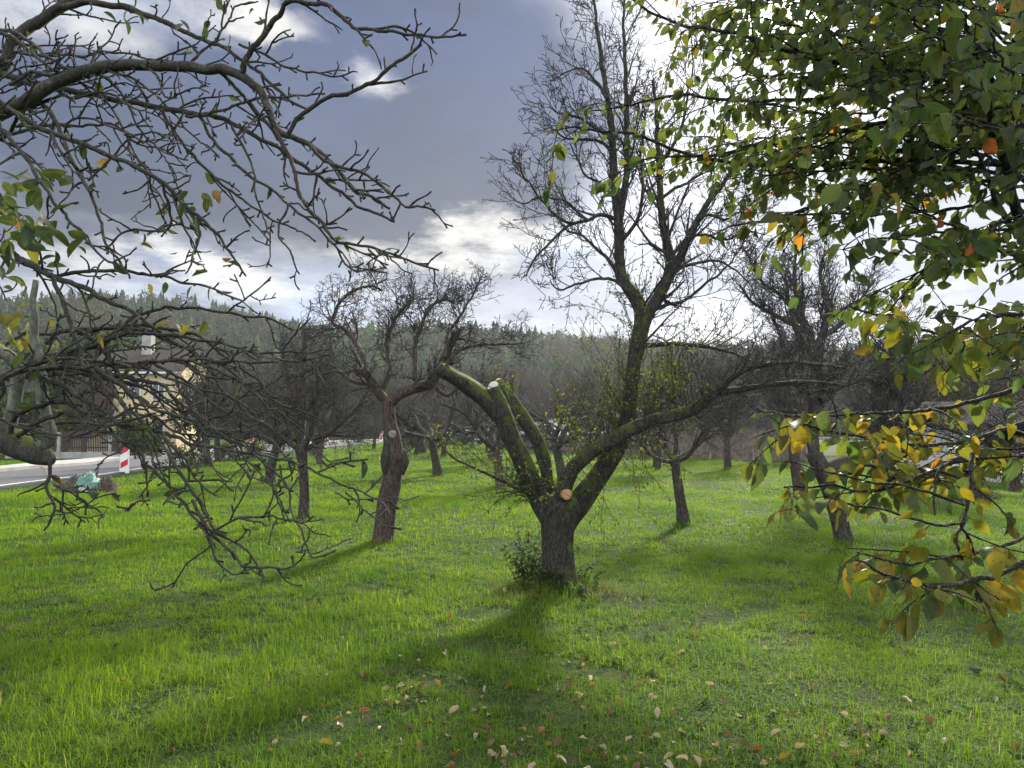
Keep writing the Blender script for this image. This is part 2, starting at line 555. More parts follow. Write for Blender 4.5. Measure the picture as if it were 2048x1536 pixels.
M['car_blue'] = plain('car_paint_teal', (0.020, 0.060, 0.085), 0.22, metal=0.3, vary=0.05, spec=0.6)
M['rubber'] = plain('rubber', (0.02, 0.02, 0.02), 0.8, vary=0.2)
M['steel'] = plain('galvanised_steel', (0.48, 0.54, 0.56), 0.45, metal=0.4, vary=0.15)
M['net'] = plain('green_net', (0.13, 0.27, 0.22), 0.6, vary=0.3, scale=20, bump=0.6)
M['heap_soil'] = plain('rotting_heap', (0.075, 0.058, 0.042), 0.95, vary=0.6, scale=18, bump=1.0)
M['blue_cloth'] = plain('blue_fabric', (0.02, 0.12, 0.24), 0.7, vary=0.15)
M['lamp_and_lit_screen'] = plain('headlight_and_lit_screen', (0.75, 0.77, 0.8), 0.12, vary=0.05, spec=0.8)
M['apple_skin'] = plain('apple_skin', (0.32, 0.20, 0.10), 0.4, vary=0.3, scale=20)

# ------------------------------------------------------------------ boxes
class Boxes:
    def __init__(s):
        s.V, s.Q, s.n = [], [], 0

    def box(s, c, sz, rz=0.0, tilt=0.0, taper=1.0, bev=0.0):
        hx, hy, hz = (v / 2 for v in sz)
        b = min(bev, hx * 0.9, hy * 0.9)
        if b:
            prof = [(-hx + b, -hy), (hx - b, -hy), (hx, -hy + b), (hx, hy - b), (hx - b, hy), (-hx + b, hy), (-hx, hy - b), (-hx, -hy + b)]
        else:
            prof = [(-hx, -hy), (hx, -hy), (hx, hy), (-hx, hy)]
        k = len(prof)
        v = np.array([(x, y, -hz) for x, y in prof] + [(x * taper, y * taper, hz) for x, y in prof])
        cx, sx = math.cos(tilt), math.sin(tilt)
        v = v @ np.array([[cx, 0, -sx], [0, 1, 0], [sx, 0, cx]])
        cz, sz_ = math.cos(rz), math.sin(rz)
        v = v @ np.array([[cz, sz_, 0], [-sz_, cz, 0], [0, 0, 1]])
        s.V.append(v + np.asarray(c, float))
        q = [(i, (i + 1) % k, k + (i + 1) % k, k + i) for i in range(k)]
        if k == 4:
            q += [(3, 2, 1, 0), (4, 5, 6, 7)]
        else:
            for o_, rev in ((0, True), (8, False)):
                for f in ((0, 1, 2, 7), (7, 2, 3, 6), (6, 3, 4, 5)):
                    q.append(tuple(o_ + i for i in (f[::-1] if rev else f)))
        s.Q.append(np.array(q) + s.n)
        s.n += 2 * k
        return s

    def raw(s, V, Q):
        V = np.asarray(V, float)
        s.V.append(V)
        s.Q.append(np.array(Q) + s.n)
        s.n += len(V)
        return s

    def mesh(s, name):
        return mesh(name, np.concatenate(s.V), np.concatenate(s.Q), smooth=False)


def bx(name, c, sz, mat, parent=None, rz=0.0, bev=0.0, taper=1.0, tilt=0.0):
    return link(name, Boxes().box(c, sz, rz, tilt, taper, bev).mesh(name), mat, parent)


# ------------------------------------------------------------------ leaves
def leaf_template(rows=10, width=0.62, fold=0.25, curl=0.25, serr=0.05, wave=0.0, tipx=1.0):
    t = np.linspace(0, 1, rows + 1)
    w = 0.5 * width * np.sin(math.pi * t ** 0.82) ** 0.75
    w[0] = 0.01
    w[-1] = 0.004
    s = 1 + serr * np.where(np.arange(rows + 1) % 2 == 0, 1, -1)
    w = w * s
    zc = -curl * t ** 2
    mid = np.stack([0 * t, t * tipx, zc], 1)
    lz = zc + w * fold + wave * np.sin(t * 9.0)
    rz_ = zc + w * fold - wave * np.sin(t * 9.0 + 1)
    lft = np.stack([-w, t + 0.02 * (s - 1), lz], 1)
    rgt = np.stack([w, t + 0.02 * (s - 1), rz_], 1)
    V = np.concatenate([mid, lft, rgt])
    n = rows + 1
    Q = []
    for i in range(rows):
        Q.append((i, i + 1, n + i + 1, n + i))
        Q.append((i, 2 * n + i, 2 * n + i + 1, i + 1))
    uv = V[:, :2].copy()
    return V, np.array(Q), uv


def leaf_mesh(name, P, D, Nn, S, Ccol, templates):
    """many leaves as one mesh: base points, tip directions, normals, sizes, colours"""
    P, D, Nn, S, Ccol = (np.asarray(a, float) for a in (P, D, Nn, S, Ccol))
    D = D / np.linalg.norm(D, axis=1, keepdims=True)
    Z = Nn - D * np.sum(Nn * D, 1, keepdims=True)
    Z /= np.linalg.norm(Z, axis=1, keepdims=True) + 1e-9
    X = np.cross(D, Z)
    VV, QQ, CC, UU = [], [], [], []
    off = 0
    pick = rng.integers(0, len(templates), len(P))
    for k, (tv, tq, tuv) in enumerate(templates):
        idx = np.where(pick == k)[0]
        if not len(idx):
            continue
        F = np.stack([X[idx], D[idx], Z[idx]], 1)
        v = np.einsum('vk,nkj->nvj', tv, F) * S[idx][:, None, None] + P[idx][:, None, :]
        VV.append(v.reshape(-1, 3))
        q = tq[None] + (np.arange(len(idx)) * len(tv))[:, None, None] + off
        QQ.append(q.reshape(-1, 4))
        CC.append(np.repeat(Ccol[idx], len(tv), 0))
        UU.append(np.tile(tuv, (len(idx), 1)))
        off += len(idx) * len(tv)
    return mesh(name, np.concatenate(VV), np.concatenate(QQ), attrs={'Col': np.concatenate(CC)}, uv=np.concatenate(UU))


BIG = [leaf_template(12, 0.64, f, c, 0.055, w) for f, c, w in ((0.25, 0.25, 0.02), (0.5, 0.1, 0.03), (-0.2, 0.5, 0.03), (0.1, 0.7, 0.045), (0.75, 0.3, 0.02), (0.2, -0.2, 0.04), (1.1, 0.5, 0.04), (0.5, 0.8, 0.05), (-0.4, 0.3, 0.05))]
SMALL = [leaf_template(4, 0.60, f, c, 0.0) for f, c in ((0.3, 0.2), (0.6, 0.1), (-0.2, 0.4), (0.2, -0.1))]
OVAL = [leaf_template(7, 0.52, f, c, 0.0) for f, c in ((0.4, 0.25), (0.7, 0.1), (0.15, 0.4))]


def palette(n, cols, probs, jit=0.18):
    cols = np.array(cols)
    k = rng.choice(len(cols), n, p=np.array(probs) / np.sum(probs))
    return np.clip(cols[k] * (1 + rng.normal(0, jit, (n, 1))) * (1 + rng.normal(0, 0.06, (n, 3))), 0.004, 0.9)


# ------------------------------------------------------------------ growing bare wood
def grow(T, p, d, L, r, lvl, c, rmin=0.003, tips=None):
    n = max(3, int(L / c['step'][lvl]) + 1)
    pts = [p]
    dirs = [d]
    q = p
    for i in range(n):
        d = unit(d + rng.normal(0, c['wob'][lvl], 3) + UP * c['up'][lvl] / n)
        q = q + d * (L / n)
        pts.append(q)
        dirs.append(d)
    t = np.linspace(0, 1, n + 1)
    R = np.maximum(r * (1 - c['tap'][lvl] * t), rmin)
    T.add(pts, R, c['sides'][lvl])
    if tips is not None and lvl >= c['tiplvl']:
        tips.append((pts[-1], dirs[-1]))
        if n > 3:
            tips.append((pts[n // 2], dirs[n // 2]))
    if lvl + 1 >= len(c['kids']) + 1 or lvl >= len(c['kids']):
        return
    k = c['kids'][lvl]
    k = int(k * rng.uniform(0.75, 1.25) * (L / c['ref'][lvl]) + rng.uniform(0, 1)) if lvl else int(k)
    for j in range(k):
        s = c['start'][lvl] + (1 - c['start'][lvl]) * ((j + rng.uniform(0, 1)) / max(k, 1))
        i = min(n, max(1, int(round(s * n))))
        a = rng.uniform(*c['ang'][lvl])
        dd = unit(dirs[i] * math.cos(a) + perp(dirs[i]) * math.sin(a))
        grow(T, pts[i], dd, c['len'][lvl] * rng.uniform(0.55, 1.25) * (1.1 - 0.45 * s), max(R[i] * c['rr'][lvl], rmin), lvl + 1, c, rmin, tips)


APPLE = dict(step=(0.3, 0.16, 0.10, 0.06, 0.035), wob=(0.10, 0.20, 0.26, 0.30, 0.35), up=(0.2, 0.25, 0.2, 0.0, 0.1), tap=(0.3, 0.65, 0.7, 0.6, 0.4),
             sides=(10, 7, 4, 3, 3), kids=(5, 8, 9, 5), ref=(1, 1.7, 0.9, 0.42), start=(0.86, 0.25, 0.15, 0.15), ang=((0.6, 1.25), (0.5, 1.2), (0.5, 1.3), (0.5, 1.3)),
             len=(1.75, 0.95, 0.42, 0.11), rr=(0.62, 0.5, 0.5, 0.6), tiplvl=3)
WILD = dict(APPLE, kids=(6, 9, 9, 4), up=(0.2, 0.7, 0.6, 0.35, 0.3), len=(2.2, 1.15, 0.5, 0.16), wob=(0.08, 0.14, 0.18, 0.22, 0.3), ang=((0.3, 0.8), (0.35, 0.8), (0.4, 1.0), (0.5, 1.1)))
DROOP = dict(APPLE, up=(0.1, -0.1, -0.45, -0.5, -0.2), kids=(6, 9, 9, 5), len=(1.7, 1.0, 0.45, 0.11), ang=((0.8, 1.35), (0.5, 1.2), (0.5, 1.3), (0.5, 1.3)))
SPUR = dict(step=(0.12, 0.07, 0.04, 0.03), wob=(0.16, 0.22, 0.28, 0.3), up=(0.5, 0.4, 0.25, 0.1), tap=(0.7, 0.6, 0.5, 0.3), sides=(5, 4, 3, 3),
            kids=(5, 4, 2), ref=(0.6, 0.28, 0.1), start=(0.12, 0.12, 0.3), ang=((0.5, 1.1), (0.5, 1.2), (0.5, 1.2)), len=(0.28, 0.09, 0.045), rr=(0.55, 0.65, 0.8), tiplvl=1)


SPURL = dict(SPUR, wob=(0.12, 0.18, 0.24, 0.3), ref=(0.6, 0.3, 0.1), len=(0.30, 0.10, 0.045))


def dress(T, P, R, c, spacing, length, rmin=0.003, start=0.15, up=0.3, tips=None, lvl=0, rfrac=0.45):
    """side branches along a traced limb"""
    seg = np.linalg.norm(np.diff(P, axis=0), axis=1)
    cum = np.concatenate([[0], np.cumsum(seg)])
    tot = cum[-1]
    s = start * tot + rng.uniform(0, spacing)
    while s < tot * 0.99:
        i = min(len(P) - 2, int(np.searchsorted(cum, s)))
        d = unit(P[i + 1] - P[max(i - 1, 0)])
        a = rng.uniform(0.5, 1.15)
        dd = unit(d * math.cos(a) + perp(d) * math.sin(a) + UP * up)
        grow(T, P[i], dd, length * rng.uniform(0.35, 1.3) * (1.1 - 0.5 * s / tot), max(R[i] * rfrac, rmin * 1.3), lvl, c, rmin, tips)
        s += spacing * rng.uniform(0.5, 1.5)


def limb(pxs, Y, step=0.05, wig=0.0):
    """traced limb: rows (px, py, width px); Y one depth or (start, end)"""
    Y0, Y1 = Y if isinstance(Y, tuple) else (Y, Y)
    rows = []
    n = len(pxs)
    for i, (x, y, w) in enumerate(pxs):
        yy = Y0 + (Y1 - Y0) * i / (n - 1)
        p = W(x, y, yy)
        rows.append([*p, 0.5 * w * yy / FPX])
    S = spline(rows, step)
    P, R = S[:, :3].copy(), np.maximum(S[:, 3], 0.0015)
    if wig:
        e = rng.normal(0, wig, (len(P), 3))
        e = (e + np.roll(e, 1, 0) + np.roll(e, -1, 0)) / 1.7
        e *= np.minimum(1.0, 0.012 / np.maximum(R, 1e-4))[:, None] if R.max() > 0.02 else 1.0
        P[1:-1] += e[1:-1]
    return P, R


def lin(pts, w0, w1):
    n = len(pts)
    return [(x, y, w0 + (w1 - w0) * i / (n - 1)) for i, (x, y) in enumerate(pts)]


def cutface(name, P, R, mat, parent, scale=1.02, facing=None, label=None, ell=1.0):
    """a sawn end: a slightly domed disc with a rough rim, its own mesh"""
    d = unit(facing if facing is not None else P[-1] - P[-3])
    u = unit(np.cross(d, UP if abs(d[2]) < 0.9 else np.array([1.0, 0, 0])))
    v = np.cross(d, u)
    k = 20
    a = np.arange(k) * 2 * math.pi / k
    rr = R * scale * (1 + 0.05 * np.cos(a * 3 + 1) + rng.normal(0, 0.025, k))
    ring0 = np.outer(np.cos(a) * rr, u) + np.outer(np.sin(a) * rr * ell, v)
    V = [ring0 - d * 0.012, ring0 * 0.98 + d * 0.004, ring0 * 0.55 + d * 0.007]
    V = np.concatenate([x for x in V] + [np.array([d * 0.007])])
    j = np.arange(k)
    j2 = (j + 1) % k
    Q = np.concatenate([np.stack([j, j2, k + j2, k + j], 1), np.stack([k + j, k + j2, 2 * k + j2, 2 * k + j], 1)])
    T = np.stack([2 * k + j, 2 * k + j2, np.full(k, 3 * k)], 1)
    o = link(name, mesh(name, V, Q, T), mat, parent)
    pl = Vector((0, 0, 0)) if parent is None else parent.matrix_basis.translation
    o.location = Vector(P[-1] + d * 0.004) - pl
    if parent is not None and parent.parent is not None:
        o.location -= parent.parent.matrix_basis.translation
    if label:
        o['label'] = label
    return o


# ================================================================== THE SETTING
def grid(xs, ys, zf):
    X, Y = np.meshgrid(xs, ys)
    V = np.stack([X, Y, zf(X, Y)], -1).reshape(-1, 3)
    nx, ny = len(xs), len(ys)
    i = np.arange(ny - 1)[:, None] * nx + np.arange(nx - 1)[None, :]
    Q = np.stack([i, i + 1, i + nx + 1, i + nx], -1).reshape(-1, 4)
    return V, Q


xs = np.concatenate([np.linspace(-440, -45, 14), np.linspace(-40, 40, 161), np.linspace(45, 440, 14)])
ys = np.concatenate([np.linspace(-120, -6, 8), np.linspace(-4, 45, 140), np.linspace(47, 110, 16), np.linspace(130, 440, 10)])
V, Q = grid(xs, ys, gz)
ground = tag(link('ground', mesh('ground', V, Q), M['ground']), kind='structure')

RIDGE_X = [-1400, -400, 0, 150, 300, 430, 550, 700, 900, 1000, 1150, 1400, 1700, 1900, 2100, 2600, 3600]
RIDGE_Y = [660, 620, 606, 596, 594, 616, 650, 662, 652, 664, 676, 694, 698, 688, 690, 700, 740]


def hillz(X, Y):
    px = CX + FPX * X / np.maximum(Y, 1)
    ry = np.interp(px, RIDGE_X, RIDGE_Y)
    top = (HOR - ry) / FPX * 230 + EYE - 10.0
    up = smooth01((Y - 100) / 130.0) - 0.6 * smooth01((Y - 235) / 300.0)
    return -1.0 + (top + 1.0) * up + 1.2 * np.sin(X * 0.07) * np.sin(Y * 0.09) * up


V, Q = grid(np.linspace(-420, 420, 121), np.linspace(98, 420, 60), hillz)
hill = tag(link('hill', mesh('hill', V, Q), M['ground']), kind='structure')

# road along the left, then bending across behind the orchard
RC = spline([(-15.3, -30, 0), (-15.3, 0, 0), (-15.2, 14, 0), (-15.0, 26, 0), (-15.3, 40, 0), (-15.2, 55, 0), (-13.2, 70, 0), (-8, 80, 0), (2, 85, 0), (30, 88, 0), (80, 90, 0)], step=2.0)


def strip(off0, off1, z, centre=RC):
    T = np.gradient(centre, axis=0)
    T /= np.linalg.norm(T, axis=1, keepdims=True)
    Nr = np.stack([T[:, 1], -T[:, 0], 0 * T[:, 0]], 1)          # to the right of travel
    a, b = centre + Nr * off0, centre + Nr * off1
    a[:, 2] = gz(a[:, 0], a[:, 1]) + z
    b[:, 2] = gz(b[:, 0], b[:, 1]) + z
    n = len(centre)
    V = np.concatenate([a, b])
    i = np.arange(n - 1)
    return V, np.stack([i, n + i, n + i + 1, i + 1], 1)


def slab(off0, off1, z0, z1):
    b = Boxes()
    V, Q = strip(off0, off1, z1)
    b.raw(V, Q)
    T = np.gradient(RC, axis=0)
    T /= np.linalg.norm(T, axis=1, keepdims=True)
    Nr = np.stack([T[:, 1], -T[:, 0], 0 * T[:, 0]], 1)
    for o in (off0, off1):
        e = RC + Nr * o
        lo, hi = e.copy(), e.copy()
        lo[:, 2] = gz(e[:, 0], e[:, 1]) + z0
        hi[:, 2] = gz(e[:, 0], e[:, 1]) + z1
        n = len(e)
        i = np.arange(n - 1)
        b.raw(np.concatenate([lo, hi]), np.stack([i, i + 1, n + i + 1, n + i], 1))
    return b


b = slab(-2.0, 2.1, -0.05, 0.05)
road = tag(link('road', b.mesh('road'), M['asphalt']), kind='structure')
b = slab(-3.5, -2.0, -0.05, 0.16)
pave = tag(link('pavement', b.mesh('pavement'), M['concrete']), kind='structure')
V, Q = strip(1.78, 1.92, 0.056)
tag(link('road_marking', mesh('road_marking', V, Q, smooth=False), M['paint']), kind='structure')

# grass ------------------------------------------------------------
def on_road(x, y):
    d = np.full(x.shape, 99.0)
    for k in range(0, len(RC) - 1):
        d = np.minimum(d, np.hypot(x - RC[k, 0], y - RC[k, 1]))
    return d


def blades(y0, y1, dens, h, w, segs, xr, margin=1.2, clump=0.7, pts=None, lean_=(0.62, 0.45), tuft_=26, cs_=0.032):
    area = xr * (y1 ** 2 - y0 ** 2) + 2 * margin * (y1 - y0)
    n = int(area * dens)
    u = rng.uniform(0, 1, n)
    y = np.sqrt(y0 ** 2 + u * (y1 ** 2 - y0 ** 2))
    x = rng.uniform(-1, 1, n) * (xr * y + margin)
    if pts is not None:
        n = len(pts) * dens
        c_ = np.repeat(np.array(pts), dens, 0)
        a_, r_ = rng.uniform(0, 6.28, n), c_[:, 2] + np.abs(rng.normal(0, 0.09, n))
        x, y = c_[:, 0] + r_ * np.cos(a_), c_[:, 1] + r_ * np.sin(a_)
    # clumps: pull a share of blades towards tuft centres
    k = max(1, n // tuft_)
    ci = rng.integers(0, k, n)
    m = rng.uniform(0, 1, n) < clump
    cs = np.sqrt(y / 6.0) * cs_
    x = np.where(m, x[ci] + rng.normal(0, 1, n) * cs, x)
    y = np.where(m, y[ci] + rng.normal(0, 1, n) * cs, y)
    hs = np.where(m, 0.75 + 0.6 * rng.uniform(0, 1, k)[ci % k], rng.uniform(0.4, 0.95, n))
    tuft = rng.uniform(0, 1, k)[ci % k]
    keep = np.ones(n, bool)
    if y1 > 14:
        keep &= on_road(x, y) > 3.1
        keep &= ~((x > 9.8) & (y > 22.5) & (x - 9.8 > (y - 32.4) * -2.0 + 0))
    keep &= np.hypot(x - MT[0], y - MT[1]) > 0.17
    if y1 < 10 and pts is None:             # worn spots where the thatch shows
        bare = np.sin(x * 3.1 + 1.9 * np.sin(y * 2.3 + 1)) * np.cos(y * 3.4 + 1.5 * np.sin(x * 1.7))
        keep &= ~((bare > 0.55) & (rng.uniform(0, 1, n) < 0.8))
    low = 0.5 + 0.5 * np.sin(x * 1.9 + 1.7 * np.sin(y * 1.3)) * np.cos(y * 1.6 + 1.1 * np.sin(x * 0.9))
    low2 = 0.5 + 0.5 * np.sin(x * 0.7 + 2.0 * np.sin(y * 0.45) + 1.0)
    hs = hs * (0.55 + 0.55 * low * 0.7 + 0.35 * low2)
    x, y, hs, tuft = x[keep], y[keep], hs[keep], tuft[keep]
    n = len(x)
    base = np.stack([x, y, gz(x, y) - 0.005], 1)
    H = h * hs * rng.uniform(0.6, 1.25, n)
    az = rng.uniform(0, 2 * math.pi, n)
    lean = np.abs(rng.normal(*lean_, n))
    side = np.stack([-np.sin(az), np.cos(az), 0 * az], 1)
    fwd = np.stack([np.cos(az), np.sin(az), 0 * az], 1)
    ww = w * rng.uniform(0.6, 1.3, n)
    rows = []
    for i in range(segs + 1):
        t = i / segs
        ang = lean * (0.35 + 1.25 * t)
        c = base + (fwd * (np.sin(ang) * t * H)[:, None]) + UP[None] * (np.cos(np.minimum(ang, 1.7)) * t * H)[:, None]
        if i < segs:
            hw = (ww * (1 - 0.75 * t ** 1.5) * 0.5)[:, None]
            rows += [c - side * hw, c + side * hw]
        else:
            rows.append(c)
    V = np.stack(rows, 1)
    nv = V.shape[1]
    o = (np.arange(n) * nv)[:, None]
    Q = [o + np.array([[2 * i, 2 * i + 1, 2 * i + 3, 2 * i + 2]]) for i in range(segs - 1)]
    T = o + np.array([[2 * segs - 2, 2 * segs - 1, 2 * segs]])
    tint = np.clip(0.25 * rng.uniform(0, 1, n) + 0.62 * tuft + 0.06, 0, 0.9)
    dry = rng.uniform(0, 1, n) < 0.010
    tint[dry] = 1.0
    return V.reshape(-1, 3), (np.concatenate(Q) if Q else np.zeros((0, 4), int)), T, np.repeat(tint, nv)


GQ = 1.0
parts = [blades(2.3, 5.6, 4700 * GQ, 0.094, 0.0034, 5, 0.74, clump=0.9, lean_=(0.95, 0.5), tuft_=38, cs_=0.05), blades(2.3, 5.6, 3000 * GQ, 0.05, 0.0030, 3, 0.74, clump=0.6),
         blades(5.2, 9.5, 2400 * GQ, 0.086, 0.0046, 4, 0.74, clump=0.88, lean_=(0.85, 0.5), tuft_=38, cs_=0.05), blades(5.2, 9.5, 2200 * GQ, 0.065, 0.0046, 3, 0.74), blades(9.5, 18, 1300 * GQ, 0.080, 0.0088, 2, 0.76),
         blades(18, 34, 360 * GQ, 0.092, 0.018, 2, 0.78), blades(34, 66, 75 * GQ, 0.15, 0.042, 1, 0.5)]
TB = [(*onground(px_, py_)[:2], r_) for px_, py_, r_ in ((768, 1086, 0.15), (608, 1038, 0.1), (1366, 1048, 0.1), (1684, 1084, 0.14), (1600, 992, 0.14), (875, 953, 0.14), (1001, 980, 0.13), (1126, 968, 0.14), (1455, 936, 0.14), (1776, 978, 0.12), (1121, 1185, 0.22))]
parts.append(blades(0, 1, 420, 0.17, 0.0052, 3, 0, pts=TB, clump=0.0))
off, VV, QQ, TT, AA = 0, [], [], [], []
for v, q, t, a in parts:
    VV.append(v)
    QQ.append(q + off)
    TT.append(t + off)
    AA.append(a)
    off += len(v)
grass = tag(link('grass', mesh('grass', np.concatenate(VV), np.concatenate(QQ), np.concatenate(TT), attrs={'tint': np.concatenate(AA)}), M['grass']), kind='stuff')
del parts, VV, QQ, TT, AA

# ================================================================== THE PEAR TREE IN THE MIDDLE
YM = float(MT[1])
mt = empty('pear_tree', (MT[0], MT[1], 0.06), 'large old pear tree with pruned mossy limbs and a tall bare crown', 'tree')


def traced(parent, name, rows, Y, mat, sides=14, rough=0.05, step=0.05, wig=0.0, cap=True, label=None):
    P, R = limb(rows, Y, step, wig)
    T = Tubes()
    T.add(P, R, sides, rough, cap=cap)
    o = link(name, T.mesh(name), mat, parent, True)
    if label:
        o['label'] = label
    return o, P, R


tr, P, R = traced(mt, 'trunk', [(1122, 1212, 112), (1122, 1182, 84), (1120, 1152, 70), (1117, 1110, 63), (1116, 1070, 65), (1118, 1035, 74), (1122, 1008, 80), (1124, 992, 56)], YM, M['bark_main'], 28, 0.055, 0.03, 0.004)
o, P1, R1 = traced(mt, 'limb', [(1113, 1100, 16), (1103, 1052, 36), (1081, 1004, 43), (1062, 965, 39), (1046, 923, 38), (1030, 890, 37), (1018, 865, 37), (1006, 830, 37), (995, 800, 34), (985, 776, 28)], (YM, YM - 0.15), M['bark_main'], 20, 0.06, 0.03, 0.005)
cutface('cut_face', P1, R1[-1] * 0.84, M['cut_pale'], o, 1.0, facing=np.array([-0.55, -0.75, 0.42]), label='pale freshly sawn end with a crack across it', ell=1.35)
o, P, R = traced(mt, 'limb', [(1012, 850, 30), (992, 822, 36), (960, 788, 35), (926, 764, 32), (900, 750, 31), (884, 742, 30), (876, 738, 24)], (YM - 0.1, YM - 0.25), M['bark_main'], 18, 0.09, 0.03, 0.006, label='mossy stub limb broken off at its tip')
for a in ((898, 748, 893, 728, 13), (884, 742, 872, 742, 22)):
    T = Tubes()
    p0, p1 = W(a[0], a[1], YM - 0.22), W(a[2], a[3], YM - 0.26)
    T.add([p0, (p0 + p1) / 2 + 0.004, p1], np.array([a[4], a[4] * 0.8, a[4] * 0.35]) * 0.5 * YM / FPX, 8, 0.15)
    link('stub', T.mesh('stub'), M['bark_main'], mt, True)
o, P2, R2 = traced(mt, 'limb', [(1114, 1075, 16), (1105, 1015, 28), (1097, 965, 25), (1089, 923, 26), (1076, 884, 27), (1052, 845, 27), (1027, 806, 23), (1008, 780, 20), (996, 764, 18)], (YM + 0.05, YM + 0.45), M['bark_main'], 18, 0.07, 0.03, 0.005, label='straight mossy limb sawn off at the top')
cutface('cut_face', P2, R2[-1] * 1.02, M['cut_pale'], o)
o, P3, R3 = traced(mt, 'limb', [(1120, 1060, 16), (1123, 1003, 31), (1134, 962, 31), (1152, 932, 29), (1181, 907, 28), (1212, 887, 28), (1254, 862, 27), (1306, 841, 26), (1345, 832, 25), (1384, 820, 24), (1420, 794, 21), (1447, 784, 15), (1509, 775, 12), (1564, 767, 10), (1620, 765, 8), (1690, 772, 5)], (YM - 0.05, YM - 0.6), M['bark_main'], 16, 0.07, 0.035, 0.005, label='long mossy limb reaching out over the meadow')
o, P3b, R3b = traced(mt, 'limb', [(1432, 788, 15), (1458, 760, 13), (1486, 742, 11), (1525, 730, 10), (1570, 726, 8), (1640, 728, 6), (1700, 740, 4)], (YM - 0.45, YM - 0.7), M['bark_main'], 8, 0.05, 0.04, 0.004)
o, P4, R4 = traced(mt, 'limb', [(1122, 1100, 16), (1137, 1045, 36), (1163, 999, 46), (1188, 964, 42), (1210, 933, 38), (1229, 903, 35), (1246, 870, 32), (1257, 825, 30), (1264, 760, 30), (1274, 690, 30), (1283, 645, 31), (1279, 612, 29), (1262, 585, 24), (1246, 560, 22), (1238, 515, 20), (1237, 447, 19), (1230, 378, 17), (1226, 319, 16), (1223, 255, 13), (1214, 191, 11), (1205, 137, 9), (1198, 82, 8), (1191, 27, 6), (1188, -30, 4)], (YM + 0.1, YM + 0.3), M['bark_main'], 18, 0.06, 0.04, 0.006, label='tall dark leader rising into the bare crown')
UPPER = [
    ([(1241, 433), (1252, 360), (1255, 292), (1253, 228), (1251, 160), (1250, 91), (1246, 46), (1249, -20)], 15, 4, (0.25, 0.35)),
    ([(1286, 650), (1300, 620), (1319, 588), (1337, 547), (1338, 501), (1326, 447), (1321, 387), (1317, 319), (1314, 255), (1312, 205), (1305, 160)], 27, 4, (0.2, 0.6)),
    ([(1335, 560), (1350, 530), (1365, 506), (1387, 456), (1419, 401), (1447, 365), (1480, 320), (1500, 270)], 21, 4, (0.35, 0.1)),
    ([(1241, 445), (1220, 434), (1196, 431), (1173, 442), (1137, 449), (1105, 483), (1078, 506), (1059, 533), (1052, 552)], 10, 2.5, (0.25, -0.2)),
    ([(1150, 447), (1130, 440), (1109, 428), (1087, 406), (1064, 374), (1045, 342), (1040, 326), (1030, 324)], 7, 2.5, (-0.1, -0.3)),
    ([(1175, 440), (1140, 410), (1115, 398), (1073, 397), (1050, 408), (1036, 403)], 7, 2.5, (0.1, 0.3)),
    ([(1236, 552), (1218, 520), (1196, 501), (1165, 470), (1135, 462), (1120, 440)], 9, 2.5, (0.2, 0.5)),
    ([(1224, 290), (1214, 273), (1173, 242), (1137, 228), (1115, 222), (1098, 212)], 9, 2.5, (0.2, -0.1)),
    ([(1228, 310), (1200, 283), (1165, 280), (1137, 278), (1115, 268), (1094, 264)], 8, 2.5, (0.2, 0.6)),
    ([(1215, 200), (1200, 172), (1182, 150), (1165, 138), (1146, 137), (1121, 150)], 7, 2.5, (0.2, 0.3)),
    ([(1280, 690), (1310, 690), (1345, 688), (1408, 693), (1440, 700), (1467, 708), (1510, 728), (1560, 742)], 11, 3, (0.2, -0.3)),
    ([(1318, 400), (1345, 380), (1380, 362), (1410, 330), (1430, 290)], 8, 2.5, (0.5, 0.8)),
    ([(1290, 630), (1330, 610), (1370, 600), (1420, 560), (1460, 530), (1490, 480)], 9, 2.5, (0.2, 0.6)),
    ([(1345, 540), (1380, 530), (1430, 520), (1470, 540), (1500, 570)], 8, 2.5, (0.2, -0.2)),
    ([(1395, 440), (1420, 430), (1450, 440), (1480, 425), (1510, 430)], 8, 2.5, (0.2, 0.0)),
    ([(1340, 520), (1370, 480), (1410, 470), (1450, 480), (1490, 460), (1530, 470)], 9, 2.5, (0.3, 0.8)),
    ([(1318, 330), (1340, 300), (1365, 250), (1375, 200), (1385, 140), (1382, 80)], 8, 2.5, (0.5, 0.3)),
    ([(1232, 400), (1205, 370), (1170, 350), (1150, 310), (1140, 285)], 7, 2.5, (0.3, 0.7)),
    ([(1245, 480), (1275, 440), (1285, 380), (1282, 320), (1290, 250), (1285, 190)], 9, 2.5, (0.2, -0.2)),
    ([(1260, 585), (1225, 560), (1190, 560), (1150, 570), (1120, 580), (1100, 560)], 8, 2.5, (0.1, 0.4)),
]
TW = Tubes()
tips = []
for pts, w0, w1, (a, bb) in UPPER:
    P, R = limb(lin(pts, w0, w1), (YM + a, YM + bb), 0.05, 0.006)
    T = Tubes()
    T.add(P, R, 8, 0.05)
    link('bough', T.mesh('bough'), M['bark_main'], mt, True)
    dress(TW, P, R, SPURL, 0.115, 0.60, 0.0030, 0.08, 0.28, tips)
dress(TW, P4[len(P4) // 3:], R4[len(P4) // 3:], SPURL, 0.12, 0.75, 0.0030, 0.0, 0.3, tips, rfrac=0.22)
n3 = len(P3)
dress(TW, P3[n3 // 3:], R3[n3 // 3:], SPUR, 0.07, 0.34, 0.003, 0.1, 0.0, tips, rfrac=0.2)
dress(TW, P3b, R3b, SPUR, 0.08, 0.32, 0.003, 0.05, 0.2, tips, rfrac=0.3)
link('twigs', TW.mesh('twigs'), M['bark_twig'], mt, True)
# young leafy shoots from the limbs and the foot of the crown
SH = Tubes()
lp, ld, ls = [], [], []


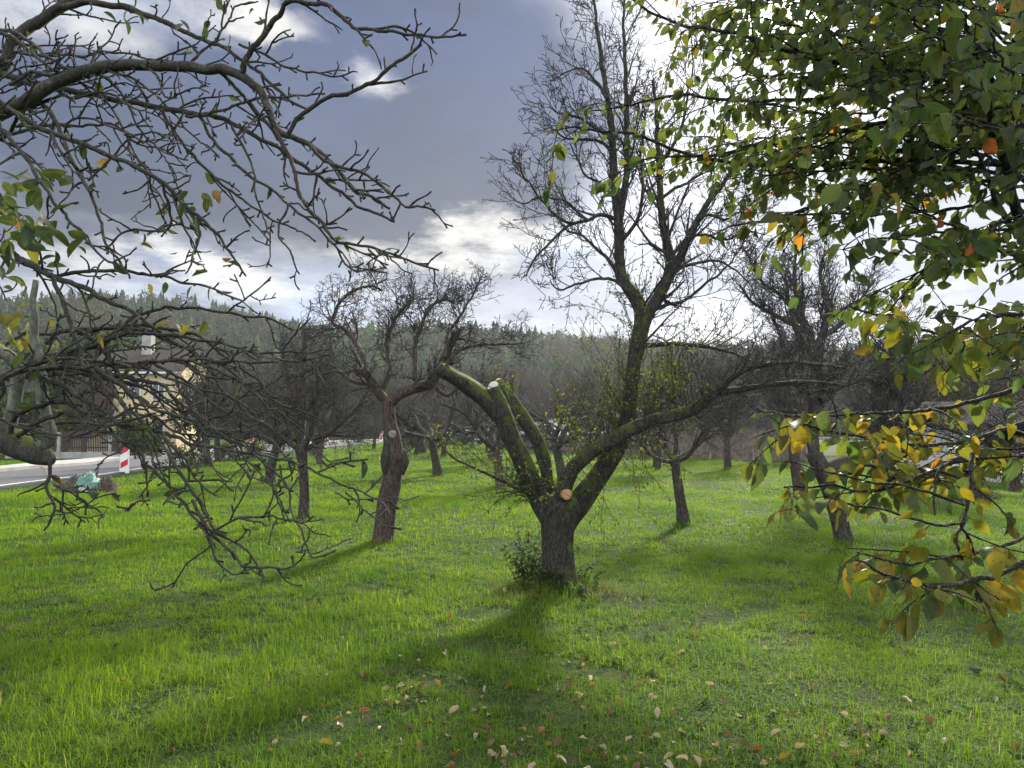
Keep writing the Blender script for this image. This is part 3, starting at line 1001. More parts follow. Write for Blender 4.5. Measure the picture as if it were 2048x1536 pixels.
def shoot(p, d, L, r, droop=0.0, every=0.035, size=0.03):
    n = int(L / 0.05) + 2
    pts = [p]
    for i in range(n):
        d = unit(d + rng.normal(0, 0.12, 3) + UP * droop)
        pts.append(pts[-1] + d * L / n)
    SH.add(pts, np.linspace(r, 0.0018, n + 1), 4)
    for i in range(1, n + 1):
        if rng.uniform() < 0.25:
            q = [pts[i]]
            dd = unit(d + perp(d) * 0.9)
            for _ in range(4):
                dd = unit(dd + rng.normal(0, 0.15, 3))
                q.append(q[-1] + dd * L * 0.07)
            SH.add(q, np.linspace(r * 0.5, 0.0015, 5), 3)
            for w in q[1:]:
                lp.append(w), ld.append(unit(dd + perp(dd) + UP * 0.1)), ls.append(size * rng.uniform(0.6, 1.3))
        for _ in range(int(0.05 / every + rng.uniform(0, 1))):
            if rng.uniform() < 0.7:
                lp.append(pts[i] + rng.normal(0, 0.01, 3))
                ld.append(unit(d * 0.5 + perp(d) + UP * -0.1))
                ls.append(size * rng.uniform(0.6, 1.35))


for k in range(46):
    i = rng.integers(n3 // 6, int(n3 * 0.62))
    shoot(P3[i], unit(np.array([rng.normal(0, 0.35), rng.normal(0.1, 0.3), 1.0])), rng.uniform(0.4, 1.15), 0.005, 0.02)
for k in range(40):
    i = rng.integers(len(P4) // 7, int(len(P4) * 0.45))
    shoot(P4[i], unit(np.array([rng.normal(-0.25, 0.5), rng.normal(0, 0.4), 0.8])), rng.uniform(0.4, 1.2), 0.005, 0.02)
for k in range(22):
    i = rng.integers(len(P3) // 6, len(P3) // 2)
    shoot(P3[i], unit(np.array([rng.normal(0.2, 0.5), rng.normal(-0.2, 0.4), -0.35])), rng.uniform(0.3, 0.8), 0.004, -0.06, every=0.06)
for k in range(26):
    shoot(W(1085 + rng.uniform(-15, 15), rng.uniform(960, 1010), YM - 0.1), unit(np.array([-1.0, rng.normal(-0.1, 0.4), rng.uniform(-0.1, 0.9)])), rng.uniform(0.3, 0.95), 0.005, rng.uniform(-0.05, 0.05), every=0.05, size=0.032)
for k in range(14):
    i = rng.integers(len(P1) // 4, len(P1))
    shoot(P1[i], unit(np.array([rng.normal(0.3, 0.5), 0.3, 0.8])), rng.uniform(0.2, 0.5), 0.004)
P, R = limb(lin([(1085, 1000), (1050, 985), (1000, 960), (960, 940), (930, 928), (905, 915), (890, 898)], 8, 3), (YM, YM - 0.5), 0.04, 0.003)
SH.add(P, R, 6)
for i in range(3, len(P), 2):
    shoot(P[i], unit(np.array([-0.3, rng.normal(0, 0.5), rng.uniform(0.2, 1)])), rng.uniform(0.15, 0.5), 0.003, 0.0, size=0.03)
link('shoots', SH.mesh('shoots'), M['bark_twig'], mt, True)
n = len(lp)
link('foliage', leaf_mesh('foliage', lp, ld, rng.normal(0, 0.6, (n, 3)) + UP, ls, palette(n, [(0.09, 0.13, 0.02), (0.17, 0.17, 0.025), (0.06, 0.09, 0.02), (0.26, 0.14, 0.03)], [5, 3, 4, 0.2]), SMALL), M['leaf_small'], mt, True)
# the orange round wound at the fork
pc = W(1133, 989, YM - 0.21)
T = Tubes()
T.add([W(1127, 1000, YM), W(1130, 992, YM - 0.12), pc], np.array([0.085, 0.072, 0.060]), 16, 0.04, cap=True)
ws = link('branch_stump', T.mesh('branch_stump'), M['bark_main'], mt, True)
cutface('cut_face', np.array([pc, pc, pc]), 0.052, M['cut_orange'], ws, 1.0, facing=np.array([0.12, -1.0, 0.25]), label='round orange sawn face in the fork')

# ================================================================== ORCHARD TREES TRACED ONE BY ONE
def apple_tree(px, py, label, rows, forks, lean_cfg, mat='bark_apple', ntw=1.0, rmin=0.0034, twigmat='bark_twig', extra=None, group=None):
    p = onground(px, py)
    Y = float(p[1])
    t = empty('apple_tree', p, label, 'tree', group)
    P, R = limb(rows, Y, 0.05, 0.005)
    T = Tubes()
    T.add(P, R, 14, 0.07, cap=True)
    link('trunk', T.mesh('trunk'), M[mat], t, True)
    LB, TW = Tubes(), Tubes()
    for pts, w0, w1, dy, c, L, sp in forks:
        P, R = limb(lin(pts, w0, w1), (Y, Y + dy), 0.06, 0.008)
        LB.add(P, R, 9, 0.06, cap=True)
        dress(TW, P, R, c, sp / ntw, L, rmin, 0.2, 0.25, None, 0, 0.4)
    link('limbs', LB.mesh('limbs'), M[mat], t, True)
    link('crown', TW.mesh('crown'), M[twigmat], t, True)
    return t, Y


TANG = dict(SPUR, up=(0.35, 0.1, 0.05, 0.0), wob=(0.22, 0.28, 0.32, 0.35), kids=(5, 4, 2), ref=(0.7, 0.36, 0.13), len=(0.42, 0.14, 0.06))

bt, YB = apple_tree(768, 1086, 'gnarled apple tree with a burl and a hollow on its leaning trunk', [(765, 1096, 62), (767, 1080, 46), (772, 1030, 40), (779, 980, 38), (785, 945, 35), (789, 922, 34), (790, 900, 31), (787, 875, 28), (779, 845, 26), (776, 815, 27), (777, 798, 24)],
    [([(774, 805), (758, 785), (744, 765), (733, 748), (724, 735)], 20, 15, -0.2, TANG, 0.5, 0.10),
     ([(780, 805), (800, 788), (830, 776), (855, 770), (872, 752), (886, 722), (900, 692), (914, 668)], 24, 15, 0.3, TANG, 0.5, 0.09),
     ([(865, 765), (890, 790), (915, 778), (950, 772), (990, 790), (1020, 800)], 9, 4, 0.6, TANG, 0.5, 0.10),
     ([(835, 776), (830, 730), (833, 680), (846, 643), (860, 613), (884, 599), (907, 606)], 11, 4, 0.9, TANG, 0.55, 0.07),
     ([(735, 750), (720, 700), (690, 660), (665, 645), (678, 609), (702, 585), (737, 572), (764, 582)], 11, 4, 1.2, TANG, 0.5, 0.07),
     ([(765, 790), (780, 740), (775, 690), (790, 640), (812, 610), (830, 590)], 11, 4, 1.2, TANG, 0.55, 0.07),
     ([(745, 770), (700, 760), (660, 730), (620, 740), (590, 760)], 9, 3, 0.8, TANG, 0.55, 0.09),
     ([(880, 740), (920, 700), (960, 690), (1000, 690), (1050, 686)], 9, 3, 0.5, TANG, 0.5, 0.09),
     ([(890, 715), (895, 670), (915, 640), (940, 600), (960, 560)], 8, 3, 0.9, TANG, 0.4, 0.10)],
    None, mat='bark_red')
for (x, y, w, h, lab) in ((773, 914, 25, 36, 'moss-covered burl'), (804, 924, 25, 26, 'dark burl')):
    T = Tubes()
    a, b_ = W(x - 2, y + h, YB - 0.05), W(x + 2, y - h * 0.9, YB - 0.05)
    t_ = np.linspace(0, 1, 9)
    T.add(a + (b_ - a) * t_[:, None], (0.25 + 0.75 * np.sin(math.pi * np.clip(t_, 0.06, 0.94)) ** 0.8) * w * 0.5 * YB / FPX, 14, 0.16)
    o = link('burl', T.mesh('burl'), M['bark_main'] if 'moss' in lab else M['bark_apple'], bt, True)
    o['label'] = lab
p = W(724, 734, YB - 0.2)
cutface('cut_face', np.array([p, p, p]), 7.2 * YB / FPX, M['cut_grey'], bt, 1.0, facing=np.array([-0.75, -0.45, 0.5]), label='weathered sawn end')
p = W(785, 868, YB - 0.095)
cutface('knot', np.array([p, p, p]), 8.0 * YB / FPX, M['cut_grey'], bt, 1.0, facing=np.array([0.1, -1, 0.1]), label='old ring-shaped pruning wound')

apple_tree(608, 1038, 'slim straight apple trunk standing beside the burled tree, with ivy-dark limbs', [(607, 1044, 30), (608, 1030, 24), (609, 1000, 20), (609, 960, 19), (606, 920, 21), (604, 905, 24), (600, 890, 20)],
    [([(604, 910), (590, 860), (585, 800), (575, 740), (560, 690)], 14, 4, 0.6, TANG, 0.6, 0.075),
     ([(604, 905), (622, 860), (630, 800), (640, 740), (650, 690)], 14, 4, -0.4, TANG, 0.6, 0.075),
     ([(605, 905), (640, 880), (680, 850), (710, 820), (735, 800)], 10, 3, 0.3, TANG, 0.5, 0.08),
     ([(603, 905), (570, 880), (530, 850), (490, 830), (450, 820)], 10, 3, -0.3, TANG, 0.5, 0.08),
     ([(604, 900), (606, 850), (612, 790), (606, 730), (610, 670)], 12, 4, 1.0, TANG, 0.6, 0.08),
     ([(622, 880), (660, 870), (700, 872), (740, 862)], 7, 2, 0.5, TANG, 0.35, 0.1),
     ([(590, 880), (560, 820), (530, 780), (510, 740)], 9, 3, 0.8, TANG, 0.5, 0.085)], None)

apple_tree(1366, 1048, 'thin dark apple trunk leaning slightly, alone in the sunny meadow', [(1367, 1054, 32), (1366, 1040, 25), (1362, 1010, 21), (1356, 970, 19), (1352, 940, 18), (1350, 922, 22), (1347, 915, 18)],
    [([(1350, 925), (1335, 905), (1318, 880), (1310, 850), (1300, 810)], 11, 3, -0.3, TANG, 0.5, 0.08),
     ([(1352, 925), (1375, 912), (1390, 890), (1410, 860), (1450, 830), (1490, 810)], 11, 3, -0.4, TANG, 0.5, 0.08),
     ([(1349, 922), (1352, 880), (1346, 830), (1352, 770), (1348, 710)], 10, 3, 0.5, TANG, 0.55, 0.08),
     ([(1345, 925), (1310, 915), (1280, 890), (1250, 870), (1215, 880)], 9, 3, 0.3, TANG, 0.5, 0.09),
     ([(1352, 920), (1400, 885), (1430, 830), (1450, 770), (1460, 720)], 10, 3, 0.8, TANG, 0.55, 0.08)], None)

apple_tree(1684, 1084, 'bent apple trunk with a split rough bark limb, half behind the leafy branches', [(1690, 1090, 46), (1687, 1076, 36), (1680, 1040, 33), (1668, 1000, 32), (1655, 965, 33), (1640, 930, 34), (1628, 905, 30)],
    [([(1650, 950), (1690, 930), (1730, 915), (1760, 890), (1775, 850), (1790, 800), (1780, 720), (1800, 640)], 40, 9, 0.2, TANG, 0.75, 0.05),
     ([(1636, 920), (1625, 880), (1632, 830), (1640, 760), (1634, 700), (1660, 620)], 28, 9, 0.3, TANG, 0.75, 0.05),
     ([(1770, 880), (1800, 870), (1850, 850), (1900, 860), (1950, 880)], 15, 5, -0.3, TANG, 0.5, 0.08),
     ([(1640, 800), (1690, 770), (1740, 760), (1790, 770)], 12, 4, 0.6, TANG, 0.5, 0.08),
     ([(1636, 860), (1600, 830), (1560, 820), (1520, 830)], 11, 4, 0.2, TANG, 0.5, 0.08)], None)

UPT = dict(SPUR, up=(0.9, 0.5, 0.3, 0.1), wob=(0.12, 0.18, 0.25, 0.3), kids=(5, 4, 2), ref=(0.8, 0.4, 0.14), len=(0.5, 0.17, 0.07))
apple_tree(1600, 992, 'tall bare fruit tree with many upright rods behind the bent trunk', [(1602, 998, 36), (1600, 985, 27), (1594, 950, 23), (1588, 915, 22), (1590, 880, 22), (1606, 840, 24), (1622, 800, 25), (1630, 760, 24), (1634, 720, 24), (1630, 690, 22)],
    [([(1630, 700), (1615, 660), (1600, 620), (1590, 570), (1590, 520), (1600, 480)], 18, 4, 0.5, UPT, 0.7, 0.075),
     ([(1632, 700), (1650, 650), (1655, 600), (1640, 550), (1650, 500)], 16, 4, -0.5, UPT, 0.7, 0.075),
     ([(1618, 668), (1570, 640), (1530, 620), (1500, 600), (1480, 570)], 12, 4, 0.4, UPT, 0.7, 0.08),
     ([(1640, 680), (1690, 640), (1720, 600), (1750, 560)], 12, 4, 0.7, UPT, 0.7, 0.08),
     ([(1610, 830), (1580, 780), (1570, 720), (1560, 670), (1540, 620)], 14, 4, 0.8, UPT, 0.7, 0.08),
     ([(1625, 790), (1600, 740), (1600, 680), (1580, 620), (1570, 540)], 13, 4, -0.6, UPT, 0.7, 0.08),
     ([(1625, 770), (1670, 740), (1720, 720), (1760, 700)], 10, 3, 0.4, UPT, 0.5, 0.09),
     ([(1600, 640), (1560, 590), (1520, 560), (1490, 500)], 9, 3, -0.5, UPT, 0.6, 0.08)], None, rmin=0.0045)

# ------------------------------------------------------------------ standing rows of the orchard, copies of a few grown trees
def grown(cfg, h, r, mat='bark_apple', twig='bark_twig', lean=0.1, rmin=0.0045):
    TR, CR = Tubes(), Tubes()
    d = unit(np.array([rng.normal(0, lean), rng.normal(0, lean), 1.0]))
    pts = [np.array([0, 0, -0.08])]
    n = 9
    for i in range(n):
        d = unit(d + np.array([rng.normal(0, 0.06), rng.normal(0, 0.06), 0.02]))
        pts.append(pts[-1] + d * (h + 0.08) / n)
    t = np.linspace(0, 1, n + 1)
    R = r * (1.0 - 0.22 * t) * (1 + 0.55 * np.exp(-t * 14)) * (1 + 0.16 * np.exp(-((t - 1) / 0.12) ** 2))
    TR.add(pts, R, 12, 0.07, cap=True)
    k = cfg['kids'][0]
    for j in range(k):
        az = 2 * math.pi * (j + rng.uniform(-0.3, 0.3)) / k
        a = rng.uniform(*cfg['ang'][0])
        dd = np.array([math.cos(az) * math.sin(a), math.sin(az) * math.sin(a), math.cos(a)])
        grow(CR, pts[-1] - np.array([0, 0, rng.uniform(0, 0.12)]), dd, cfg['len'][0] * rng.uniform(0.75, 1.2), r * rng.uniform(0.5, 0.7), 1, cfg, rmin)
    return TR.mesh('trunk'), CR.mesh('crown')


PROTO = [grown(APPLE, 1.0, 0.13), grown(APPLE, 1.1, 0.12, lean=0.2), grown(DROOP, 1.2, 0.14), grown(WILD, 1.0, 0.12), grown(DROOP, 1.0, 0.12, lean=0.15), grown(WILD, 1.2, 0.13), grown(APPLE, 0.9, 0.15)]
OR_MAT = M['bark_apple']


def plant(px, py, k, label, rz, s=1.0, group=None, mat=None, sz=None, xy=None):
    p = np.array([xy[0], xy[1], float(gz(xy[0], xy[1]))]) if xy is not None else onground(px, py)
    t = empty('apple_tree', p, label, 'tree', group)
    t.rotation_euler = (0, 0, rz)
    t.scale = (s, s, sz or s)
    a = link('trunk', PROTO[k][0], OR_MAT, t)
    link('crown', PROTO[k][1], M['bark_twig'], t)
    if mat:
        a.material_slots[0].link = 'OBJECT'
        a.material_slots[0].material = mat
    return t


plant(875, 953, 2, 'grey apple trunk standing just beyond the burled tree, bark pale and straight', 0.4, 1.05)
plant(1001, 980, 1, 'apple trunk showing under the mossy stub limb of the pear tree', 1.9, 1.0)
plant(1126, 968, 0, 'apple trunk framed in the fork of the pear tree', 4.0, 1.05)
plant(984, 922, 4, 'stout grey apple trunk between the pear tree and the parked car', 2.6, 1.15)
plant(832, 909, 4, 'dark slanting apple trunk in front of the far white rail', 0.2, 1.15)
plant(747, 899, 1, 'small forked apple tree by the pale patch of road', 5.2, 1.0)
plant(886, 914, 6, 'apple tree with a rusty orange trunk near the car', 3.1, 0.9, mat=M['bark_orange'])
plant(943, 897, 0, 'apple tree standing right in front of the parked car', 1.1, 0.9)
plant(1455, 936, 3, 'apple tree with a short grey trunk in front of the board fence', 2.2, 1.15)
plant(1776, 978, 5, 'apple tree behind the bent trunk, its stem showing under the leaves', 0.9, 0.95)
plant(640, 930, 5, 'apple tree with a pale forked base beside the slim straight trunk', 0.9, 1.1, mat=M['bark_grey'])
plant(540, 965, 2, 'apple tree hidden low behind the drooping twigs near the road', 2.9, 1.0)
plant(2030, 985, 2, 'drooping apple tree whose twigs hang before the white outbuilding', 2.0, 0.85)
plant(420, 935, 3, 'upright bare apple tree on the verge between house and orchard', 1.4, 1.2)
plant(2165, 1120, 4, 'low drooping apple tree at the edge of the view, close behind the leafy cherry', 2.4, 1.0)
plant(0, 0, 3, 'bare garden tree standing in front of the cream house', 0.7, 1.2, xy=(-21.6, 38.6))
row = 0
for y in (31, 37, 44, 52, 60):
    for x in np.arange(-11, 0.40 * y + 6, 5.2):
        xx, yy = x + rng.uniform(-1.2, 1.2), y + rng.uniform(-1.5, 1.5)
        pxx = CX + FPX * xx / yy
        if xx > 3.0 and yy > 30 or abs(pxx - 940) < 28 or abs(pxx - 725) < 45 or abs(pxx - 1085) < 20:
            continue
        plant(0, 0, int(rng.integers(0, 7)), 'bare apple tree lost in the grey tangle of the far orchard rows', rng.uniform(0, 6.28), rng.uniform(1.05, 1.6), 'far orchard rows', xy=(xx, yy))
for (x, y, k, s) in ((9.5, 38, 3, 1.4), (13, 37, 5, 1.5), (16.5, 35, 3, 1.35), (20, 33, 5, 1.5), (15, 42, 3, 1.6), (19, 40, 0, 1.6), (23, 36, 3, 1.5), (11.5, 45, 5, 1.6), (26, 42, 3, 1.7), (7.5, 47, 3, 1.5), (4.5, 52, 5, 1.4), (30, 38, 5, 1.6)):
    plant(0, 0, k, 'bare fruit tree crowded behind the weathered board fence', rng.uniform(0, 6.28), s, 'trees behind the board fence', xy=(x, y))

# ================================================================== FOREGROUND APPLE TREE, KNOBBY TWIGS
FL = empty('apple_tree', (-2.35, 2.75, 0), 'foreground apple tree, its knobby bare branches hanging in from the side over the meadow', 'tree')
KT = Tubes()
flp, fld, fls = [], [], []
TWL = 1.0


def knobby(P, R, lvl=0, node=0.043):
    """a twig with swollen nodes, stubs, spurs and side twigs"""
    P = np.asarray(P)
    k = len(P)
    R = R * (1 + np.where(R < 0.007, 0.10, 0.03) * np.abs(rng.normal(0, 1, k)))
    KT.add(P, R, 8 if R[0] > 0.012 else (6 if R[0] > 0.005 else 5), 0.05)
    cum = np.concatenate([[0], np.cumsum(np.linalg.norm(np.diff(P, axis=0), axis=1))])
    s = node * rng.uniform(0.3, 1.5)
    az = rng.uniform(0, 6.28)
    while s < cum[-1]:
        i = min(k - 2, max(1, int(np.searchsorted(cum, s))))
        d = unit(P[i + 1] - P[i - 1])
        u = unit(np.cross(d, np.array([0.3, 0.8, 0.5])))
        v = np.cross(d, u)
        az += 2.4 + rng.normal(0, 0.5)
        a = rng.uniform(0.6, 1.25)
        dd = unit(d * math.cos(a) + (u * math.cos(az) + v * math.sin(az)) * math.sin(a) + UP * 0.12)
        base = P[i]
        rb = R[i]
        w = rng.uniform()
        thick = rb > 0.011
        if w < (0.30 if thick else 0.48):
            L = rng.uniform(0.012, 0.032) + rb
            KT.add([base, base + dd * L * 0.6, base + dd * L * 0.85, base + dd * L + UP * 0.002], [0.0034, 0.0026, 0.0036, 0.0022], 5)
        elif w < (0.58 if thick else 0.76):
            spurlet(base, dd, rng.uniform(0.035, 0.115) + rb, min(0.0033, rb * 0.9))
        elif w < (0.84 if thick else 0.90) and lvl < 2:
            L = min(rng.uniform(0.08, 0.32) * TWL, 0.05 + 0.7 * (cum[-1] - s)) / (1 + 0.6 * lvl)
            n = int(L / 0.018) + 3
            q = [base]
            e = dd
            sag = rng.normal(-0.01, 0.018)
            for _ in range(n):
                e = unit(e + rng.normal(0, 0.11, 3) + d * 0.04 + UP * sag)
                q.append(q[-1] + e * L / n)
            knobby(np.array(q), np.linspace(min(0.0042, rb * 0.75), 0.0022, n + 1), lvl + 1, node)
        if rng.uniform() < 0.035:
            flp.append(base), fld.append(unit(dd - UP * 0.4)), fls.append(rng.uniform(0.028, 0.05))
        s += node * rng.uniform(0.55, 1.5)


def spurlet(p, d, L, r):
    n = max(3, int(L / 0.013))
    q = [p]
    for i in range(n):
        d = unit(d + rng.normal(0, 0.22, 3) + UP * 0.03)
        q.append(q[-1] + d * L / n)
        if i and rng.uniform() < 0.3:
            e = unit(d + perp(d) * 1.1)
            l2 = rng.uniform(0.008, 0.024)
            KT.add([q[-1], q[-1] + e * l2 * 0.6, q[-1] + e * l2], [r * 0.8, r * 0.75, r * 0.85], 4)
    R = np.linspace(r, r * 0.72, n + 1)
    R[-1] *= 1.35
    R[1] *= 1.15
    KT.add(q, R, 5)


def c5(*a):
    return [(x * 0.4639, y * 0.4639) for x, y in a]


def c1(*a):
    return [(x * 0.3418, 500 + y * 0.3418) for x, y in a]


